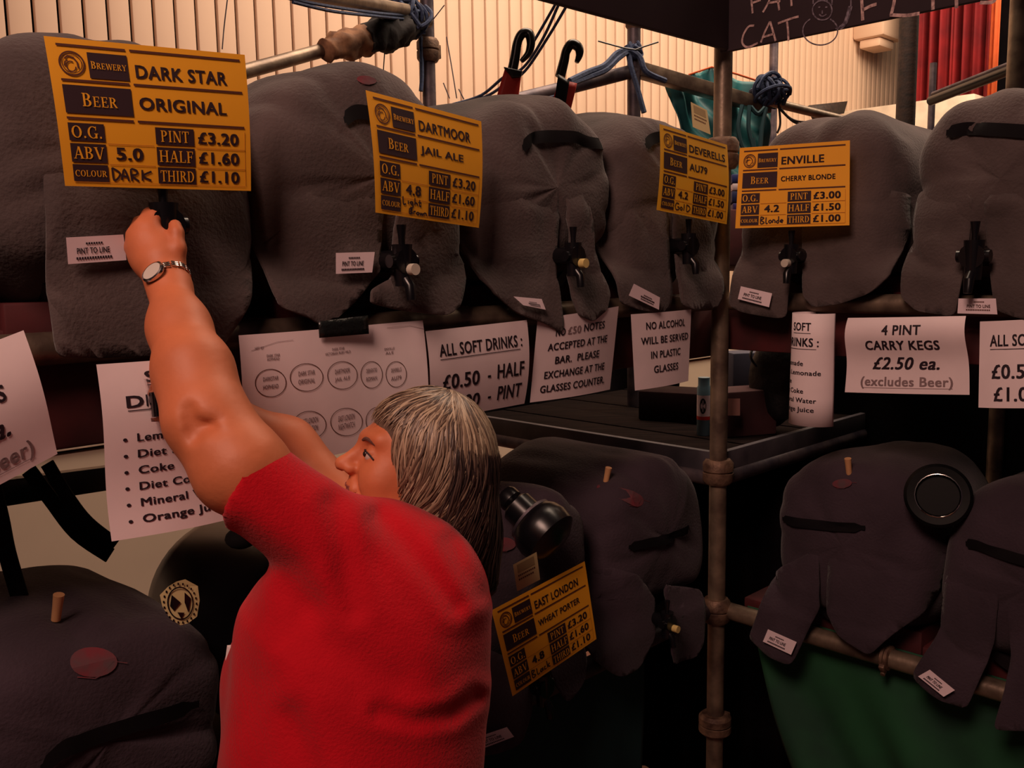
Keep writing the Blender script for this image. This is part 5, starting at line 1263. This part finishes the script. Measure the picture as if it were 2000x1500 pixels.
# t-shirt
slv_n = np.array(U(604, 900, 1.16) - U(500, 958, 1.16)); 
SA, SB = Un(636, 1056, 1.185), Un(455, 922, 1.152)
sd_ = (SB - SA) / np.linalg.norm(SB - SA); cutp = Un(482, 953, 1.16); cutn = -.889 * cr + .458 * cu
folds = [  # (photo polyline, width m, depth m)
    ([(650, 985), (668, 1060), (672, 1120), (690, 1190)], .016, .0045), ([(740, 1010), (790, 1060), (850, 1130), (890, 1180)], .015, .005),
    ([(600, 1230), (650, 1290), (760, 1330)], .035, .006), ([(740, 1392), (810, 1410), (880, 1398), (930, 1360)], .012, .005),
    ([(570, 1400), (590, 1450), (620, 1520)], .018, .004), ([(470, 1050), (560, 1110), (600, 1180)], .022, .004), ([(880, 1060), (900, 1110), (935, 1160)], .014, .004)]
def shirt_sdf(p):
    sl = sdf_cone(p, SA, SB, rp(98, 1.2), rp(95, 1.155))
    sl = np.maximum(sl, (p - cutp) @ cutn)
    d = smin(sl, sdf_cone(p, Un(640, 1062, 1.21), Un(762, 1176, 1.26), rp(90, 1.2), rp(146, 1.26)), .02)
    d = smin(d, sdf_cone(p, Un(845, 1150, 1.34), Un(735, 1095, 1.44), rp(98, 1.34), rp(66, 1.44)), .04)
    d = smin(d, sdf_cone(p, Un(745, 1160, 1.27), Un(716, 1250, 1.27), rp(166, 1.27), rp(225, 1.27)), .06)
    d = smin(d, sdf_cone(p, Un(716, 1250, 1.27), Un(690, 1480, 1.26), rp(226, 1.27), rp(232, 1.26)), .06)
    d = smin(d, sdf_cone(p, Un(690, 1480, 1.26), Un(672, 1640, 1.26), rp(232, 1.26), rp(240, 1.26)), .06)
    d = smin(d, sdf_ell(p, Un(560, 1320, 1.33), (rp(118, 1.3), rp(130, 1.3), .09), R3(cr, cu, cb)), .05)
    d = np.maximum(d, .70 - p[:, 2])
    # neckline opening
    d = smax(d, -sdf_cone(p, hw(0, -.005, -.07), NB + np.array([0, 0, .03]), .060, .068), .01)
    for pl, w, dep in folds:
        k = 1e9
        for a, b in zip(pl, pl[1:]):
            A = Un(a[0], a[1], 1.0); B = Un(b[0], b[1], 1.0)
            # distance across the sight line, scaled to the garment
            q = p - np.array(CAM); dd = -(q @ cb); q = q / dd[:, None] * 1.0 + np.array(CAM)
            k = np.minimum(k, sdf_cone(q, A, B, 0, 0) * 1.2)
        front = ((p - Un(700, 1250, 1.27)) @ cb) > -.05
        d = d + np.where(front, dep * np.exp(-(k / w) ** 2) - dep * .6 * np.exp(-((k - w * 1.6) / w) ** 2), 0)
    wv = .0030 * np.sin(p[:, 0] * 31 + p[:, 2] * 17 + 2 * np.sin(p[:, 2] * 9)) * np.sin(p[:, 1] * 27 - p[:, 2] * 11)
    return d + wv
Pt, Ft = surface_nets(shirt_sdf, (-.56, .86, .68), (.08, 1.58, 1.72), .0055)
shirt = np_mesh('t_shirt', Pt, Ft, M_RED, woman)
# white print on the chest, only its edge in sight
mb = MB()
for pl in ([(449, 1262), (446, 1285), (447, 1310)], [(453, 1340), (451, 1350)]):
    mb.tube([Vector(Un(x + 2, y, 1.285)) for x, y in pl], .006, 6)
mb.go('chest_print', M_WHITE, shirt)
# legs and shoes, below the frame
hipc = Un(680, 1640, 1.26); side = np.array([-cb[1], cb[0], 0]) * -1; side = np.array([.70, -.71, 0]); side = side / np.linalg.norm(side)
fw_ = np.array([-.71, -.70, 0]) * -1; fw_ = np.array([-.70, .71, 0])
def leg_sdf(p):
    d = sdf_ell(p, (hipc[0], hipc[1], .76), (.175, .165, .15))
    for s_ in (-1, 1):
        h_ = np.array([hipc[0], hipc[1], .72]) + side * .09 * s_; k_ = np.array([h_[0], h_[1], .44]); a_ = np.array([h_[0], h_[1], .09])
        d = smin(d, sdf_cone(p, h_, k_, .092, .068), .03); d = smin(d, sdf_cone(p, k_, a_, .070, .055), .02)
    return np.maximum(d, .07 - p[:, 2])
Pl, Fl = surface_nets(leg_sdf, (hipc[0] - .3, hipc[1] - .3, .05), (hipc[0] + .3, hipc[1] + .3, .90), .010)
np_mesh('trousers', Pl, Fl, M_TROUS, woman)
for s_ in (-1, 1):
    a_ = np.array([hipc[0], hipc[1], .045]) + side * .09 * s_
    P_, F_ = surface_nets(lambda p: np.maximum(smin(sdf_cone(p, a_ - fw_ * .03, a_ + fw_ * .15, .045, .04), sdf_cone(p, a_, a_ + np.array([0, 0, .06]), .05, .045), .03), .001 - p[:, 2]), a_ - .25, a_ + .25, .008)
    np_mesh('shoe', P_, F_, M_BLACKP, woman)

# wristwatch
t = thing('wristwatch', 'silver bracelet watch with an oval pale dial on the raised wrist', 'watch', U(331, 548, 1.29))
wc = Vector(Un(330, 548, 1.295)); wz = Vector(Un(350, 640, 1.25) - Un(331, 560, 1.295)).normalized()
wx = (Vector(CR) - wz * Vector(CR).dot(wz)).normalized(); wy = wz.cross(wx)
if wy.dot(Vector(CB)) < 0: wy = -wy
wr = rp(38, 1.3)
for i in range(16):
    a = math.radians(-10 + i * 22.5)
    if 90 < math.degrees(a) % 360 < 142: continue
    n_ = wx * math.cos(a) + wy * math.sin(a); tg = wz.cross(n_)
    for dz in (-.0034, 0, .0034):
        mb = MB(); mb.box(M_at(wc + n_ * (wr + .0018) + wz * (dz + .010 * -math.cos(a) * .6) , tg, wz, n_), .0098, .0030, .0026, .0007); mb.go('bracelet_link', M_STEEL, t)
dcw = Vector(Un(305, 553, 1.265)); a = math.radians(116); n_ = (wx * math.cos(a) + wy * math.sin(a)).normalized()
dcw = wc + n_ * (wr + .004) + wz * .006; tg = wz.cross(n_)
Mw = M_at(dcw, tg, wz, n_)
mb = MB(); mb.lathe([(0, -.003), (.0150, -.003), (.0165, 0), (.0160, .003), (.0135, .004)], Mw @ Matrix.Diagonal((1.1, .88, 1, 1)), 28); cs_o = mb.go('watch_case', M_STEEL, t)
mb = MB(); mb.lathe([(0, .0035), (.0135, .0035)], Mw @ Matrix.Diagonal((1.1, .88, 1, 1)), 28); mb.go('watch_dial', M_DIAL, cs_o)
mb = MB(); mb.tube(smoothpath([Vector(Un(290, 566, 1.285)), Vector(Un(294, 580, 1.275)), Vector(Un(297, 594, 1.27))], 4), .0009, 5)
tag(mb.go('safety_chain', M_STEEL, t), 'thin silver chain')

# the glass she fills
t = thing('beer_glass', 'glass of dark beer held low in the far hand behind the raised arm', 'glass', U(322, 818, 1.345))
ga, gb = U(324, 822, 1.345), U(318, 738, 1.345); Mg = axis_mat(ga, gb); hg = (gb - ga).length
M_GLASS = bpy.data.materials.new('clear_glass'); M_GLASS.use_nodes = True
_b = M_GLASS.node_tree.nodes['Principled BSDF']; _b.inputs['Transmission Weight'].default_value = 1; _b.inputs['Roughness'].default_value = .03; _b.inputs['IOR'].default_value = 1.3; _b.inputs['Base Color'].default_value = (.9, .85, .85, 1)
mb = MB(); mb.lathe([(0, 0), (.020, 0), (.0205, .004), (.0225, hg * .6), (.026, hg), (.0245, hg), (.0212, hg * .6), (.0192, .006), (0, .006)], Mg, 32); mb.go('glass_wall', M_GLASS, t)
mb = MB(); mb.lathe([(0, .007), (.0188, .007), (.0208, hg * .6), (.0214, hg * .68), (0, hg * .68)], Mg, 32); mb.go('dark_beer', mat('dark_beer', srgb(14, 6, 8), .15), t)
